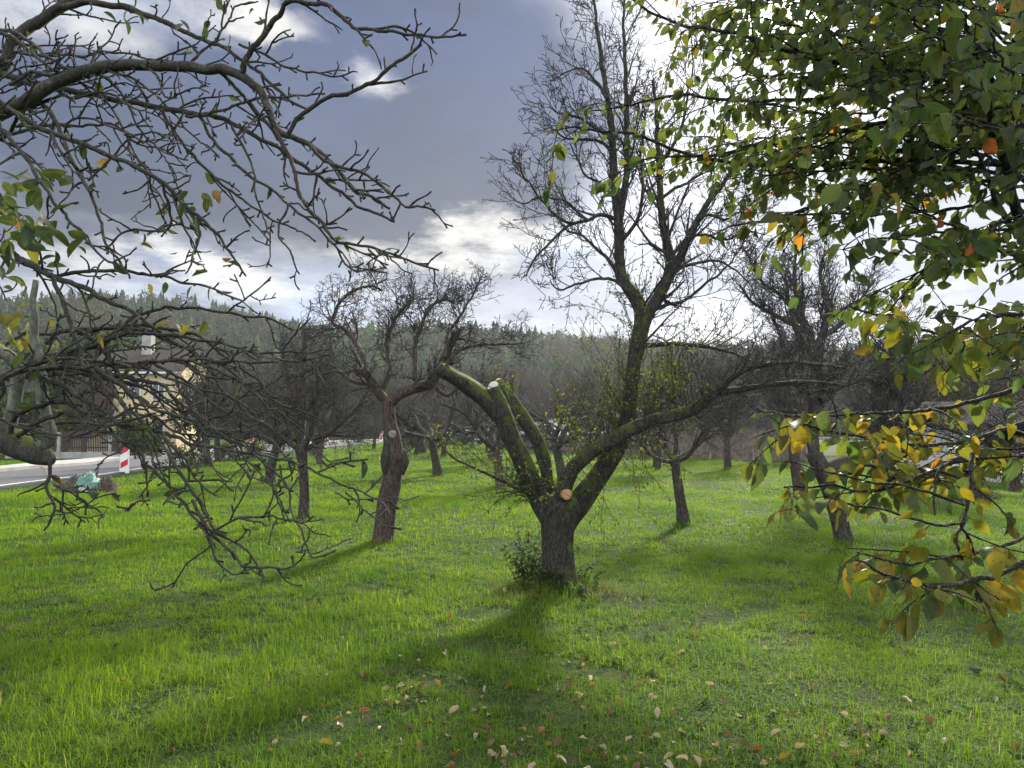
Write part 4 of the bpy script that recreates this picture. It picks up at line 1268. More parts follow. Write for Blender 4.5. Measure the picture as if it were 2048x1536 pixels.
FB = [  # traced boughs: points, width start, width end, depth start, depth end
    (c5((-500, 760), (-250, 620), (0, 490), (100, 440), (230, 360), (400, 300), (560, 280), (700, 285), (850, 290), (1000, 310), (1100, 370), (1140, 420), (1160, 490), (1200, 560), (1260, 590), (1330, 620), (1400, 680), (1470, 750), (1530, 820), (1600, 850), (1680, 900)), 42, 6, 2.5, 2.2),
    (c5((1050, 310), (1060, 250), (1100, 200), (1150, 130), (1200, 70), (1240, 10), (1300, 8), (1400, 20), (1450, 50), (1500, 100), (1540, 130), (1650, 130), (1750, 145), (1900, 155), (2010, 150)), 19, 6, 2.35, 2.1),
    (c5((-500, 720), (-200, 480), (0, 300), (50, 190), (110, 130), (200, 70), (280, 20), (360, -20)), 34, 26, 2.6, 2.7),
    (c5((250, 35), (400, 12), (520, 25), (620, 60), (700, 90), (780, 130), (850, 160), (950, 200), (1050, 260), (1150, 340), (1250, 430), (1330, 470)), 19, 6, 2.65, 2.45),
    (c5((-300, 350), (-60, 310), (120, 350), (250, 380), (400, 410), (550, 440), (700, 465), (850, 490), (950, 510), (1050, 560), (1150, 610), (1230, 660), (1320, 720), (1400, 780), (1500, 850), (1560, 890), (1620, 920), (1700, 955)), 19, 6, 2.6, 2.35),
    (c5((-300, 380), (-80, 400), (80, 490), (200, 560), (330, 610), (450, 660), (560, 710), (680, 770), (760, 850), (850, 930), (900, 970), (950, 1030), (1000, 1100), (1060, 1190)), 17, 5, 2.3, 2.3),
    (c5((150, 400), (220, 490), (270, 590), (310, 690), (360, 780), (400, 860), (430, 950), (460, 1050), (520, 1140), (560, 1200)), 14, 5, 2.5, 2.2),
    (c5((-150, 480), (0, 560), (60, 620), (120, 700), (170, 780), (230, 870), (300, 950), (380, 1040), (440, 1110), (500, 1150)), 13, 5, 2.2, 2.0),
    (c5((700, 470), (730, 530), (800, 640), (860, 700), (950, 790), (1030, 850), (1100, 900), (1200, 960), (1300, 1000), (1360, 1040)), 9, 4, 2.5, 2.4),
    (c5((850, 490), (920, 600), (1000, 690), (1080, 760), (1160, 810), (1240, 880), (1330, 950), (1400, 1010), (1450, 1070), (1500, 1150), (1560, 1170), (1620, 1150)), 9, 4, 2.45, 2.3),
    (c5((1180, 560), (1230, 640), (1270, 740), (1300, 850), (1350, 920), (1400, 980), (1450, 1040), (1560, 1060), (1680, 1100), (1780, 1130), (1890, 1165)), 12, 5, 2.3, 2.1),
    (c5((1330, 620), (1430, 710), (1550, 740), (1640, 800), (1700, 850), (1750, 890), (1820, 895), (1875, 905)), 10, 5, 2.2, 2.05),
    (c5((1240, 580), (1290, 500), (1400, 430), (1500, 400), (1600, 360), (1680, 290), (1750, 240), (1815, 190)), 13, 9, 2.25, 2.1),
    (c5((950, 310), (1000, 360), (1050, 410), (1100, 470), (1160, 540), (1210, 620), (1230, 700)), 11, 5, 2.4, 2.5),
    (c5((800, 500), (920, 490), (1000, 460), (1100, 430), (1230, 415), (1400, 405)), 8, 5, 2.45, 2.3),
    (c5((820, 270), (900, 200), (960, 130), (1000, 70), (1020, 20), (1100, 10)), 8, 4, 2.4, 2.5),
    (c5((600, 280), (680, 330), (720, 420), (830, 380), (900, 400)), 7, 4, 2.4, 2.2),
    (c5((-100, 240), (50, 230), (200, 240), (330, 240), (480, 220), (620, 250), (760, 270)), 9, 4, 2.7, 2.5),
    (c5((0, 130), (60, 140), (150, 190), (220, 260), (330, 320), (400, 330)), 12, 5, 2.6, 2.4),
    (c5((1000, 540), (1050, 640), (1090, 740), (1100, 830), (1140, 950), (1160, 1010)), 8, 4, 2.4, 2.3),
    (c5((1030, 190), (1130, 230), (1240, 290), (1320, 310), (1450, 330), (1540, 310)), 8, 4, 2.5, 2.4),
    (c5((380, 780), (480, 680), (560, 590), (650, 570), (720, 590)), 7, 4, 2.4, 2.5),
    (c5((560, 710), (640, 730), (660, 820), (690, 900), (720, 980)), 7, 4, 2.3, 2.4),
    (c5((260, 590), (330, 510), (470, 540), (600, 600), (700, 650), (810, 690)), 7, 4, 2.5, 2.3),
    (c5((700, 780), (720, 880), (740, 960), (700, 1000), (560, 990), (450, 1080)), 8, 5, 2.3, 2.4),
    (c5((850, 940), (860, 1030), (830, 1110), (800, 1180)), 6, 4, 2.3, 2.2),
    (c5((1240, 880), (1200, 1000), (1250, 1080), (1290, 1180)), 6, 4, 2.4, 2.3),
    (c1((-300, -90), (0, 0), (120, 60), (230, 110), (300, 150), (380, 180), (480, 220), (580, 270), (680, 320), (780, 370), (870, 430), (940, 480)), 22, 7, 2.6, 2.3),
    (c1((320, 165), (420, 140), (520, 125), (640, 120), (760, 130), (900, 150), (1000, 165), (1100, 200), (1200, 210), (1300, 250), (1420, 300)), 11, 4, 2.5, 2.6),
    (c1((310, 165), (350, 260), (400, 400), (440, 500), (470, 590), (510, 680), (570, 740), (620, 810), (680, 870), (760, 940), (850, 1030), (920, 1100), (980, 1180), (1040, 1280), (1100, 1380), (1170, 1480), (1210, 1560), (1270, 1640), (1320, 1680)), 13, 7, 2.4, 2.0),
    (c1((-200, 1000), (0, 860), (20, 760), (60, 720), (200, 690), (320, 690), (480, 690), (600, 670), (750, 660), (900, 655), (1100, 640), (1300, 650), (1500, 655), (1700, 645), (1830, 635), (1920, 610)), 15, 4, 2.3, 2.2),
    (c1((120, 700), (300, 620), (480, 580), (600, 540), (700, 500), (830, 490), (1000, 500), (1150, 525), (1300, 545), (1420, 580), (1600, 600), (1800, 595), (1900, 585)), 13, 4, 2.6, 2.5),
    (c1((800, 375), (770, 400), (720, 440), (690, 500), (690, 590)), 9, 5, 2.5, 2.4),
    (c1((800, 380), (940, 345), (1050, 340), (1200, 345), (1330, 375), (1480, 390), (1600, 410), (1720, 470)), 9, 4, 2.5, 2.6),
    (c1((60, 1090), (100, 970), (200, 920), (290, 895), (400, 890), (470, 940), (560, 960), (680, 1010), (780, 1050), (900, 1050)), 14, 8, 2.5, 2.2),
    (c1((100, 1090), (200, 1020), (340, 970), (430, 970), (530, 1040), (640, 1080), (740, 1140), (820, 1190), (860, 1250), (920, 1310), (1000, 1390), (1080, 1490), (1130, 1560), (1200, 1640), (1260, 1740)), 12, 6, 2.4, 2.0),
    (c1((200, 720), (290, 770), (340, 780), (420, 830), (530, 900), (640, 970), (700, 1010), (850, 1040), (960, 1070), (1060, 1100), (1200, 1150), (1330, 1170), (1480, 1190), (1600, 1210), (1700, 1240), (1800, 1280), (1900, 1330), (2040, 1380), (2160, 1440), (2300, 1480)), 15, 4, 2.4, 1.9),
    (c1((500, 690), (640, 730), (720, 740), (850, 770), (950, 790), (1050, 890), (1130, 940), (1200, 1000), (1300, 1080), (1400, 1130), (1480, 1200)), 12, 4, 2.5, 2.3),
    (c1((560, 690), (690, 780), (800, 850), (900, 930), (1000, 960), (1100, 990), (1200, 1020), (1350, 1080), (1430, 1120)), 12, 4, 2.2, 2.1),
    (c1((-100, 960), (50, 1010), (150, 1050), (300, 1080), (440, 1090), (540, 1060), (640, 990), (740, 950), (850, 900)), 8, 4, 2.0, 2.1),
    (c1((640, 700), (680, 850), (760, 960), (820, 1080), (870, 1160), (900, 1260), (960, 1330)), 9, 5, 2.2, 2.1),
    (c1((900, 660), (1000, 720), (1100, 780), (1200, 820), (1330, 850), (1430, 910)), 8, 4, 2.3, 2.4),
    (c1((1100, 640), (1240, 690), (1360, 740), (1440, 800), (1520, 870), (1600, 970), (1650, 1010)), 8, 4, 2.2, 2.3),
    (c1((700, 500), (740, 560), (860, 570), (960, 580), (1050, 560)), 6, 3, 2.6, 2.5),
    (c1((950, 1070), (1010, 1150), (1080, 1230), (1130, 1310), (1200, 1390), (1270, 1440)), 8, 4, 2.1, 2.1),
    (c1((1480, 1190), (1560, 1260), (1640, 1330), (1680, 1400)), 6, 3, 2.0, 2.0),
    (c1((1330, 1170), (1400, 1260), (1480, 1330), (1580, 1370), (1700, 1400)), 6, 3, 2.05, 2.0),
    ([(98, 905), (99, 925), (97, 950), (94, 975), (102, 1000), (112, 1020), (102, 1042), (88, 1060)], 12, 5, 2.35, 2.3),
    ([(95, 965), (70, 975), (50, 985), (35, 992)], 6, 4, 2.35, 2.3),
    ([(108, 968), (140, 985), (165, 1005), (195, 1022), (205, 1035)], 7, 4, 2.3, 2.2),
    ([(112, 1020), (140, 1024), (165, 1015), (185, 1018)], 5, 4, 2.3, 2.2),
    ([(385, 1000), (400, 1035), (420, 1060), (440, 1078), (460, 1100), (485, 1130), (510, 1132), (560, 1137), (590, 1130), (603, 1118), (612, 1098)], 9, 4, 2.05, 1.9),
    ([(403, 1040), (412, 1070), (430, 1110), (445, 1140), (467, 1150), (490, 1141), (510, 1133)], 6, 4, 2.05, 1.95),
    ([(425, 1062), (460, 1045), (500, 1035), (545, 1033), (580, 1040), (612, 1044), (628, 1032)], 7, 4, 2.03, 1.95),
    ([(560, 930), (572, 975), (588, 1030), (603, 1065), (622, 1108), (631, 1116), (655, 1108)], 6, 4, 2.1, 1.95),
    ([(480, 905), (520, 950), (550, 985), (560, 1010)], 6, 4, 2.15, 2.05),
    ([(300, 1000), (270, 1005), (250, 1022)], 5, 4, 2.05, 2.0),
    ([(670, 985), (705, 998), (745, 1000), (790, 995), (815, 1000), (838, 992)], 5, 3, 1.93, 1.9),
    ([(690, 985), (712, 1005), (740, 1030), (770, 1050), (790, 1055)], 5, 3, 1.93, 1.9),
]
for k in range(16):                     # lesser boughs filling out the curtain of twigs
    if k < 11:
        x0, y0_, x1, y1_ = rng.uniform(-40, 150), rng.uniform(640, 880), rng.uniform(330, 690), rng.uniform(760, 985)
    else:
        x0, y0_, x1, y1_ = rng.uniform(-40, 200), rng.uniform(60, 460), rng.uniform(330, 720), rng.uniform(230, 590)
    b_ = rng.uniform(30, 90)
    q = [(x0 + (x1 - x0) * t_ + rng.normal(0, 7), y0_ + (y1_ - y0_) * t_ ** 1.5 - b_ * math.sin(math.pi * t_) + rng.normal(0, 7)) for t_ in np.linspace(0, 1, 9)]
    ya = rng.uniform(2.3, 3.1)
    FB.append((q, rng.uniform(8, 12), 3.5, ya, ya - rng.uniform(-0.2, 0.5)))
for pts, w0, w1, y0, y1 in FB:
    P, R = limb(lin(pts, w0 * 0.74, w1 * 0.76), (y0, y1), 0.016, 0.0022)
    TWL = 0.55 if pts[-1][1] > 960 else 0.85
    knobby(P, R)
for rows, yy, mat, nm in (
        ([(-330, 1250, 160), (-260, 1020, 120), (-180, 900, 90), (-90, 868, 70), (0, 875, 62), (34, 888, 60), (68, 904, 50), (90, 914, 34), (101, 921, 20)], (2.65, 2.45), 'bark_fore', 'limb'),
        ([(15, 890, 30), (20, 845, 27), (29, 808, 26), (34, 774, 25), (35, 740, 24), (20, 715, 24), (-15, 700, 26), (-80, 690, 24)], (2.6, 2.45), 'bark_pale', 'limb'),
        ([(70, 905, 26), (96, 880, 28), (99, 868, 26), (90, 828, 25), (84, 790, 24), (85, 756, 22), (77, 722, 20), (68, 670, 17), (68, 637, 15), (65, 600, 13), (72, 560, 11)], (2.5, 2.35), 'bark_pale', 'limb')):
    o, P, R = traced(FL, nm, rows, yy, M[mat], 16, 0.05, 0.025, 0.002)
tb = Tubes()
tb.add(spline([(-2.35, 2.75, -0.1), (-2.33, 2.75, 0.15), (-2.3, 2.76, 0.6), (-2.33, 2.75, 1.1), (-2.35, 2.72, 1.7), (-2.2, 2.65, 2.3)], 0.1), np.linspace(0.19, 0.10, len(spline([(-2.35, 2.75, -0.1), (-2.33, 2.75, 0.15), (-2.3, 2.76, 0.6), (-2.33, 2.75, 1.1), (-2.35, 2.72, 1.7), (-2.2, 2.65, 2.3)], 0.1))), 18, 0.06)
link('trunk', tb.mesh('trunk'), M['bark_apple'], FL, True)
link('branches', KT.mesh('branches'), M['bark_fore'], FL, True)
# surviving leaves: a dark green bunch near the trunk, scattered ones along the twigs
for k in range(85):
    x, y = rng.normal(40, 48), rng.normal(430, 55)
    if x > 150:
        continue
    flp.append(W(x, y, rng.uniform(1.9, 2.7))), fld.append(unit(rng.normal(0, 0.6, 3) + np.array([0.5, 0, -0.5]))), fls.append(rng.uniform(0.045, 0.075))
for x0, y0, sx, sy, kk in ((40, 650, 35, 40, 34), (400, 20, 60, 30, 12), (385, 425, 40, 25, 12), (210, 330, 18, 20, 5), (30, 740, 40, 90, 26), (380, 570, 60, 60, 14), (250, 480, 60, 40, 10), (250, 30, 30, 20, 6), (420, 390, 10, 20, 5)):
    for k in range(kk):
        flp.append(W(rng.normal(x0, sx), rng.normal(y0, sy), rng.uniform(2.1, 2.9))), fld.append(unit(rng.normal(0, 0.6, 3) + np.array([0.2, 0, -0.5]))), fls.append(rng.uniform(0.035, 0.055))
n = len(flp)
cc = palette(n, [(0.028, 0.052, 0.022), (0.05, 0.075, 0.028), (0.15, 0.14, 0.03), (0.16, 0.09, 0.04)], [6, 3, 0.4, 0.4])
zz = np.array(flp)
yl = (np.abs(zz[:, 2] - W(40, 650, 2.5)[2]) < 0.08)
cc[yl] = palette(int(yl.sum()), [(0.20, 0.19, 0.03), (0.13, 0.15, 0.03)], [2, 1])
link('foliage', leaf_mesh('foliage', flp, fld, rng.normal(0, 0.7, (n, 3)) + UP * 0.6, fls, cc, OVAL), M['leaf'], FL, True)

# ================================================================== FOREGROUND LEAFY CHERRY
CH = empty('cherry_tree', (2.55, 2.9, 0), 'foreground cherry tree with large serrated green and yellow leaves reaching in from the side', 'tree')
CT_ = Tubes()
stem = spline([(2.55, 2.9, -0.1), (2.5, 2.9, 0.3), (2.42, 2.88, 0.9), (2.30, 2.85, 1.5), (2.18, 2.8, 2.2), (2.02, 2.75, 2.8), (1.95, 2.7, 3.6), (1.8, 2.7, 4.6)], 0.08)
T = Tubes()
T.add(stem, np.linspace(0.115, 0.045, len(stem)), 16, 0.05)
link('trunk', T.mesh('trunk'), M['bark_cherry'], CH, True)
T = Tubes()
for rows, yy in (([(2150, 640, 26), (2090, 540, 24), (2048, 478, 22), (2033, 425, 20), (2012, 340, 17), (1990, 262, 14), (1978, 200, 11), (1950, 90, 8)], (2.75, 2.1)),
                 ([(2040, 460, 14), (2015, 440, 12), (1990, 400, 10), (1975, 350, 8), (1940, 280, 6)], (2.5, 2.2)),
                 ([(2160, 300, 30), (2080, 150, 30), (2040, 40, 30), (2000, -60, 26), (1960, -200, 20)], (2.75, 2.3))):
    P, R = limb(rows, yy, 0.04, 0.003)
    T.add(P, R, 12, 0.05)
link('limbs', T.mesh('limbs'), M['bark_cherry'], CH, True)
clp, cld, cls, clc = [], [], [], []
GREENS = [(0.052, 0.090, 0.040), (0.070, 0.108, 0.040), (0.105, 0.135, 0.034)]
YELS = [(0.17, 0.16, 0.022), (0.25, 0.185, 0.020), (0.12, 0.125, 0.022)]
ORNG = [(0.42, 0.10, 0.025), (0.46, 0.18, 0.03)]


def leafcol(p):
    """the lower sprays have turned further than the top"""
    z = p[2]
    y = np.clip((2.0 - z) / 0.8, 0.04, 0.5)
    u = rng.uniform()
    o = 0.012
    if u < o and p[1] > 1.85:
        c = ORNG[rng.integers(0, 2)]
    elif u < o + y:
        c = YELS[rng.integers(0, 3)]
    else:
        c = GREENS[rng.integers(0, 3)]
    return np.array(c) * (1 + rng.normal(0, 0.15)) * (1 + rng.normal(0, 0.05, 3))


def leafy(P, R, start=0.2, gap=0.042, size=0.07, side=0.16, lvl=0, hang=0.7):
    CT_.add(P, R, 6 if R[0] > 0.004 else 4, 0.03)
    cum = np.concatenate([[0], np.cumsum(np.linalg.norm(np.diff(P, axis=0), axis=1))])
    tot = cum[-1]
    s = start * tot
    sg = 1
    while s <= tot:
        i = min(len(P) - 2, max(1, int(np.searchsorted(cum, s))))
        d = unit(P[i + 1] - P[i - 1])
        lat = unit(np.cross(d, UP)) * sg
        sg = -sg
        if lvl < 1 and rng.uniform() < side:
            L = rng.uniform(0.05, 0.145) * (P[i][1] if P[i][1] < 1.9 else 2.4)
            n = 7
            e = unit(d * 0.7 + lat * 0.7 + rng.normal(0, 0.25, 3))
            q = [P[i]]
            for _ in range(n):
                e = unit(e + rng.normal(0, 0.09, 3) - UP * 0.05)
                q.append(q[-1] + e * L / n)
            leafy(np.array(q), np.linspace(max(R[i] * 0.6, 0.002), 0.0013, n + 1), 0.15, gap * 0.95, size, 0, lvl + 1, hang)
        for _ in range(1 if rng.uniform() < 0.72 else 2):
            e = unit(lat * rng.uniform(0.4, 1.0) + d * rng.uniform(0.1, 0.8) - UP * hang * rng.uniform(0.2, 1.2) + rng.normal(0, 0.3, 3))
            pet = rng.uniform(0.010, 0.022)
            b0 = P[i] + e * pet
            CT_.add([P[i], P[i] + e * pet * 0.5, b0], [0.0011, 0.0010, 0.0009], 3)
            clp.append(b0), cld.append(unit(e - UP * 0.15)), cls.append(size * rng.choice([0.5, 0.75, 1.0, 1.25], p=[0.2, 0.3, 0.35, 0.15]) * rng.uniform(0.85, 1.15)), clc.append(leafcol(b0))
        s += gap * rng.uniform(0.6, 1.5)


def ctr(pts, w0, w1, y0, y1, **kw):
    P, R = limb(lin(pts, w0, w1), (y0, y1), 0.02, 0.0015)
    P, R = P[::-1].copy(), R[::-1].copy()           # traced tip to stem in the photo; grow from the stem
    leafy(P, R, **kw)


TRACED = [
    ([(1255, -8), (1305, 27), (1365, 50), (1424, 59), (1500, 75), (1590, 105), (1700, 130), (1850, 140), (2020, 110)], 5, 13, 2.6, 2.4),
    ([(1590, 430), (1640, 428), (1673, 426), (1732, 430), (1790, 428), (1849, 424), (1908, 418), (1970, 406), (2060, 400)], 4, 8, 1.9, 2.5),
    ([(1700, 612), (1770, 640), (1848, 661), (1884, 668), (1939, 672), (1994, 673), (2060, 668), (2150, 620)], 4, 9, 1.6, 2.5),
    ([(1515, 818), (1574, 830), (1629, 832), (1702, 830), (1775, 825), (1830, 823), (1877, 818), (1960, 800), (2060, 765), (2160, 720)], 4, 10, 1.4, 2.6),
    ([(1600, 850), (1660, 862), (1716, 872), (1756, 880), (1811, 889), (1866, 891), (1921, 883), (1976, 869), (2060, 840), (2170, 790)], 4, 10, 1.5, 2.6),
    ([(1760, 962), (1800, 950), (1848, 937), (1903, 924), (1939, 909), (1968, 891), (2005, 869), (2060, 848), (2180, 800)], 7, 22, 1.6, 2.7),
    ([(1730, 930), (1780, 938), (1826, 942), (1884, 947), (1939, 944), (1994, 931), (2060, 905), (2180, 850)], 4, 10, 1.5, 2.6),
    ([(1925, 1120), (1912, 1080), (1925, 1048), (1937, 1004), (1945, 967), (1942, 930), (1945, 908)], 5, 10, 1.45, 1.75),
    ([(1950, 1110), (1935, 1075), (1922, 1050)], 4, 6, 1.45, 1.5),
    ([(1870, 1030), (1868, 990), (1872, 950), (1885, 930)], 4, 7, 1.5, 1.65),
    ([(1568, 975), (1610, 977), (1665, 971), (1720, 985), (1780, 975), (1850, 950), (1900, 926)], 4, 7, 1.5, 1.7),
    ([(1640, 940), (1690, 950), (1740, 965), (1800, 970), (1860, 985), (1930, 1010)], 4, 6, 1.4, 1.5),
    ([(1712, 1120), (1744, 1137), (1786, 1154), (1820, 1165), (1871, 1173), (1913, 1167), (1964, 1160), (1998, 1150), (2060, 1120), (2200, 1060)], 4, 11, 1.05, 1.6),
    ([(1715, 1105), (1760, 1118), (1810, 1128), (1860, 1120), (1930, 1110), (2010, 1090), (2100, 1050)], 4, 8, 1.15, 1.7),
    ([(1650, 990), (1710, 1010), (1770, 1020), (1830, 1040), (1890, 1050), (1930, 1045)], 4, 6, 1.35, 1.47),
    ([(1100, 262), (1150, 255), (1200, 262), (1270, 268), (1350, 300), (1430, 320), (1520, 330), (1640, 330), (1800, 320), (2000, 330)], 3, 11, 2.9, 2.5),
    ([(1250, 330), (1300, 318), (1360, 312), (1430, 310), (1520, 290), (1640, 270), (1800, 240), (2000, 200)], 3, 10, 2.7, 2.4),
    ([(1180, 222), (1240, 215), (1300, 200), (1370, 190), (1450, 200), (1560, 200), (1700, 190), (1850, 150), (2030, 120)], 3, 10, 2.8, 2.4),
    ([(1420, 470), (1480, 450), (1540, 440), (1600, 420), (1700, 380), (1820, 330), (1960, 280), (2060, 240)], 3, 10, 2.1, 2.5),
]
for pts, w0, w1, y0, y1 in TRACED:
    small = y0 > 2.0
    ctr(pts, w0, w1, y0 if small else y0 + 0.28, y1 if small else y1 + 0.2, start=0.12 if small else 0.2, gap=0.045 if small else 0.044, size=0.045 if small else 0.051, side=0.28)
# the rest of the crown: sprays that start at the trunk and end in the air before it
k = 0
while k < 82:
    px, py = (rng.uniform(1330, 2080), rng.uniform(-120, 720)) if k < 54 else (rng.uniform(1370, 1640), rng.uniform(-60, 420))
    edge = np.interp(py, [-200, 0, 60, 200, 330, 420, 520, 600, 660, 720], [1380, 1400, 1450, 1420, 1470, 1470, 1600, 1680, 1660, 1700])
    if (px < edge and k < 54) or (py > 260 and px > 1700 and py < 440 and rng.uniform() < 0.35):
        continue
    if py > 430 and rng.uniform() < 0.7:
        continue
    k += 1
    near = 1.55 + 1.4 * (2080 - px) / 750 + rng.normal(0, 0.25)
    tip = W(px, py, max(1.15, near))
    zr = np.clip(tip[2] * 0.75 + 0.55 + rng.normal(0, 0.15), 1.2, 4.4)
    i = int(np.argmin(np.abs(stem[:, 2] - zr)))
    p0 = stem[i]
    mid = p0 * 0.45 + tip * 0.55 + UP * rng.uniform(0.02, 0.2) + rng.normal(0, 0.06, 3)
    S = spline([p0, p0 * 0.8 + tip * 0.2 + UP * 0.12, mid, tip + UP * 0.02, tip + (tip - mid) * 0.08 - UP * 0.03], 0.03)
    S[1:-1] += rng.normal(0, 0.004, (len(S) - 2, 3))
    leafy(S, np.linspace(0.0085, 0.0016, len(S)), start=0.4, gap=0.047, size=rng.uniform(0.036, 0.056) * np.interp(px, [1400, 1900], [0.8, 1.05]), side=0.28)
link('branches', CT_.mesh('branches'), M['bark_cherry'], CH, True)
n = len(clp)
link('foliage', leaf_mesh('foliage', clp, cld, rng.normal(0, 0.65, (n, 3)) + UP * 0.75, cls, np.clip(clc, 0.005, 0.9), BIG), M['leaf'], CH, True)
print('cherry leaves', n)

# ================================================================== FALLEN LEAVES
FK = [('pale cream curled fallen leaf lying in the grass', (0.40, 0.33, 0.24), 'pale cream fallen leaves', 90), ('yellow fallen leaf lying flat in the grass', (0.26, 0.19, 0.04), 'yellow fallen leaves', 55),
      ('rust orange fallen leaf in the grass', (0.24, 0.065, 0.025), 'rust orange fallen leaves', 12), ('brown withered fallen leaf in the grass', (0.13, 0.085, 0.055), 'brown fallen leaves', 120)]
TP = [leaf_template(10, 0.55, f, c, 0.04, w) for f, c, w in ((0.9, 0.5, 0.05), (1.4, -0.4, 0.04), (0.3, 0.25, 0.06))]
for lab, colr, grp, cnt in FK:
    mm = []
    for tv, tq, tuv in TP:
        cj = np.tile(np.array(colr) * rng.uniform(0.85, 1.15), (len(tv), 1))
        me = mesh('fallen_leaf', tv, tq, attrs={'Col': cj}, uv=tuv)
        me.materials.append(M['leaf_dry'])
        mm.append(me)
    for k in range(cnt):
        while True:
            px, py = (rng.normal(1180, 420), 1545 - abs(rng.normal(0, 170))) if rng.uniform() < 0.82 else (rng.normal((1150, 1480, 1010, 1720, 880)[k % 5], 60), rng.normal((1475, 1420, 1500, 1490, 1400)[k % 5], 30))
            if -60 < px < 2100 and py > 1190:
                break
        p = onground(px, py)
        o = link('fallen_leaf', mm[int(rng.integers(0, 3))], None)
        s = rng.uniform(0.032, 0.064)
        o.scale = (s, s, s)
        o.location = (p[0], p[1], p[2] + rng.uniform(0.010, 0.036))
        o.rotation_euler = (rng.normal(0, 0.5), rng.normal(0, 0.5), rng.uniform(0, 6.28))
        tag(o, lab, 'leaf', grp)

# ================================================================== WEEDS ROUND THE PEAR TREE
def weed(px, py, n, h, spread, label, size=0.035, cols=None, name='weed', cat='weed'):
    p = onground(px, py)
    t = empty(name, p, label, cat)
    S = Tubes()
    a, d_, s_ = [], [], []
    for k in range(n):
        d = unit(np.array([rng.normal(0, spread), rng.normal(0, spread), 1.0]))
        q = [p + np.array([rng.normal(0, spread * 0.25), rng.normal(0, spread * 0.2), -0.02])]
        L = h * rng.uniform(0.5, 1.2)
        for i in range(8):
            d = unit(d + rng.normal(0, 0.13, 3))
            q.append(q[-1] + d * L / 8)
            for _ in range(3):
                a.append(q[-1]), d_.append(unit(perp(d) + d * 0.3 - UP * 0.2)), s_.append(size * rng.uniform(0.6, 1.4))
        S.add(q, np.linspace(0.004, 0.0015, 9), 4)
    link('stems', S.mesh('stems'), M['bark_twig'], t, True)
    m = len(a)
    link('foliage', leaf_mesh('foliage', a, d_, rng.normal(0, 0.5, (m, 3)) + UP, s_, palette(m, cols or [(0.035, 0.065, 0.02), (0.05, 0.085, 0.02)], [1, 1]), OVAL), M['leaf_small'], t, True)


weed(1066, 1174, 46, 0.46, 0.34, 'dark leafy weeds climbing the side of the pear trunk')
weed(1100, 1192, 18, 0.20, 0.35, 'low nettles at the front of the pear trunk', 0.045)
weed(1165, 1180, 14, 0.22, 0.30, 'small green weeds hugging the sunny side of the pear trunk', 0.03)
weed(1145, 1196, 10, 0.12, 0.35, 'tiny pale weed patch in front of the pear trunk', 0.035, [(0.06, 0.11, 0.05), (0.07, 0.12, 0.04)])
weed(1040, 1100, 5, 0.5, 0.25, 'thin dry suckers beside the pear trunk', 0.018, name='sucker', cat='shoots')
# straw and dead grass round its foot
n = 2600
r_ = np.abs(rng.normal(0.30, 0.16, n))
az = rng.uniform(0, 6.28, n)
x, y = MT[0] + r_ * np.cos(az) * 1.4, MT[1] + r_ * np.sin(az)
b0 = np.stack([x, y, gz(x, y)], 1)
dr = np.stack([rng.normal(0, 1, n), rng.normal(0, 1, n), rng.uniform(0.05, 0.7, n)], 1)
dr /= np.linalg.norm(dr, axis=1, keepdims=True)
sd = np.cross(dr, UP)
sd /= np.linalg.norm(sd, axis=1, keepdims=True)
L = rng.uniform(0.05, 0.17, n)[:, None]
mid = b0 + dr * L * 0.6 + UP * 0.01
tip = b0 + dr * L - UP * 0.01
V = np.stack([b0 - sd * 0.0022, b0 + sd * 0.0022, mid - sd * 0.002, mid + sd * 0.002, tip], 1).reshape(-1, 3)
o_ = (np.arange(n) * 5)[:, None]
straw = mesh('dry_grass', V, o_ + np.array([[0, 1, 3, 2]]), o_ + np.array([[2, 3, 4]]), attrs={'Col': np.repeat(palette(n, [(0.24, 0.19, 0.11), (0.11, 0.075, 0.045), (0.16, 0.13, 0.08)], [1, 1.2, 1]), 5, 0)})
tag(link('dry_grass', straw, M['leaf_small']), kind='stuff')

# clover, dandelion and moss leaves between the blades
a, d_, s_ = [], [], []
for k in range(1500):
    y = 2.6 + 7.5 * rng.uniform() ** 1.2
    x = rng.uniform(-1, 1) * (0.74 * y + 0.5)
    if np.sin(x * 2.3 + 1.1 * np.sin(y * 1.9)) * np.cos(y * 2.1 + x) < 0.05:
        continue
    z = float(gz(x, y))
    sz = rng.uniform(0.012, 0.05)
    for q in range(int(rng.integers(4, 9))):
        az_ = rng.uniform(0, 6.28)
        a.append((x + rng.normal(0, 0.012), y + rng.normal(0, 0.012), z + 0.012))
        d_.append((math.cos(az_), math.sin(az_), rng.uniform(0.15, 0.9)))
        s_.append(sz * rng.uniform(0.7, 1.3))
m = len(a)
tag(link('meadow_weeds', leaf_mesh('meadow_weeds', a, d_, rng.normal(0, 0.3, (m, 3)) + UP, s_, palette(m, [(0.045, 0.10, 0.022), (0.065, 0.12, 0.03), (0.035, 0.075, 0.028)], [1, 1, 1]), OVAL), M['leaf_small']), kind='stuff')

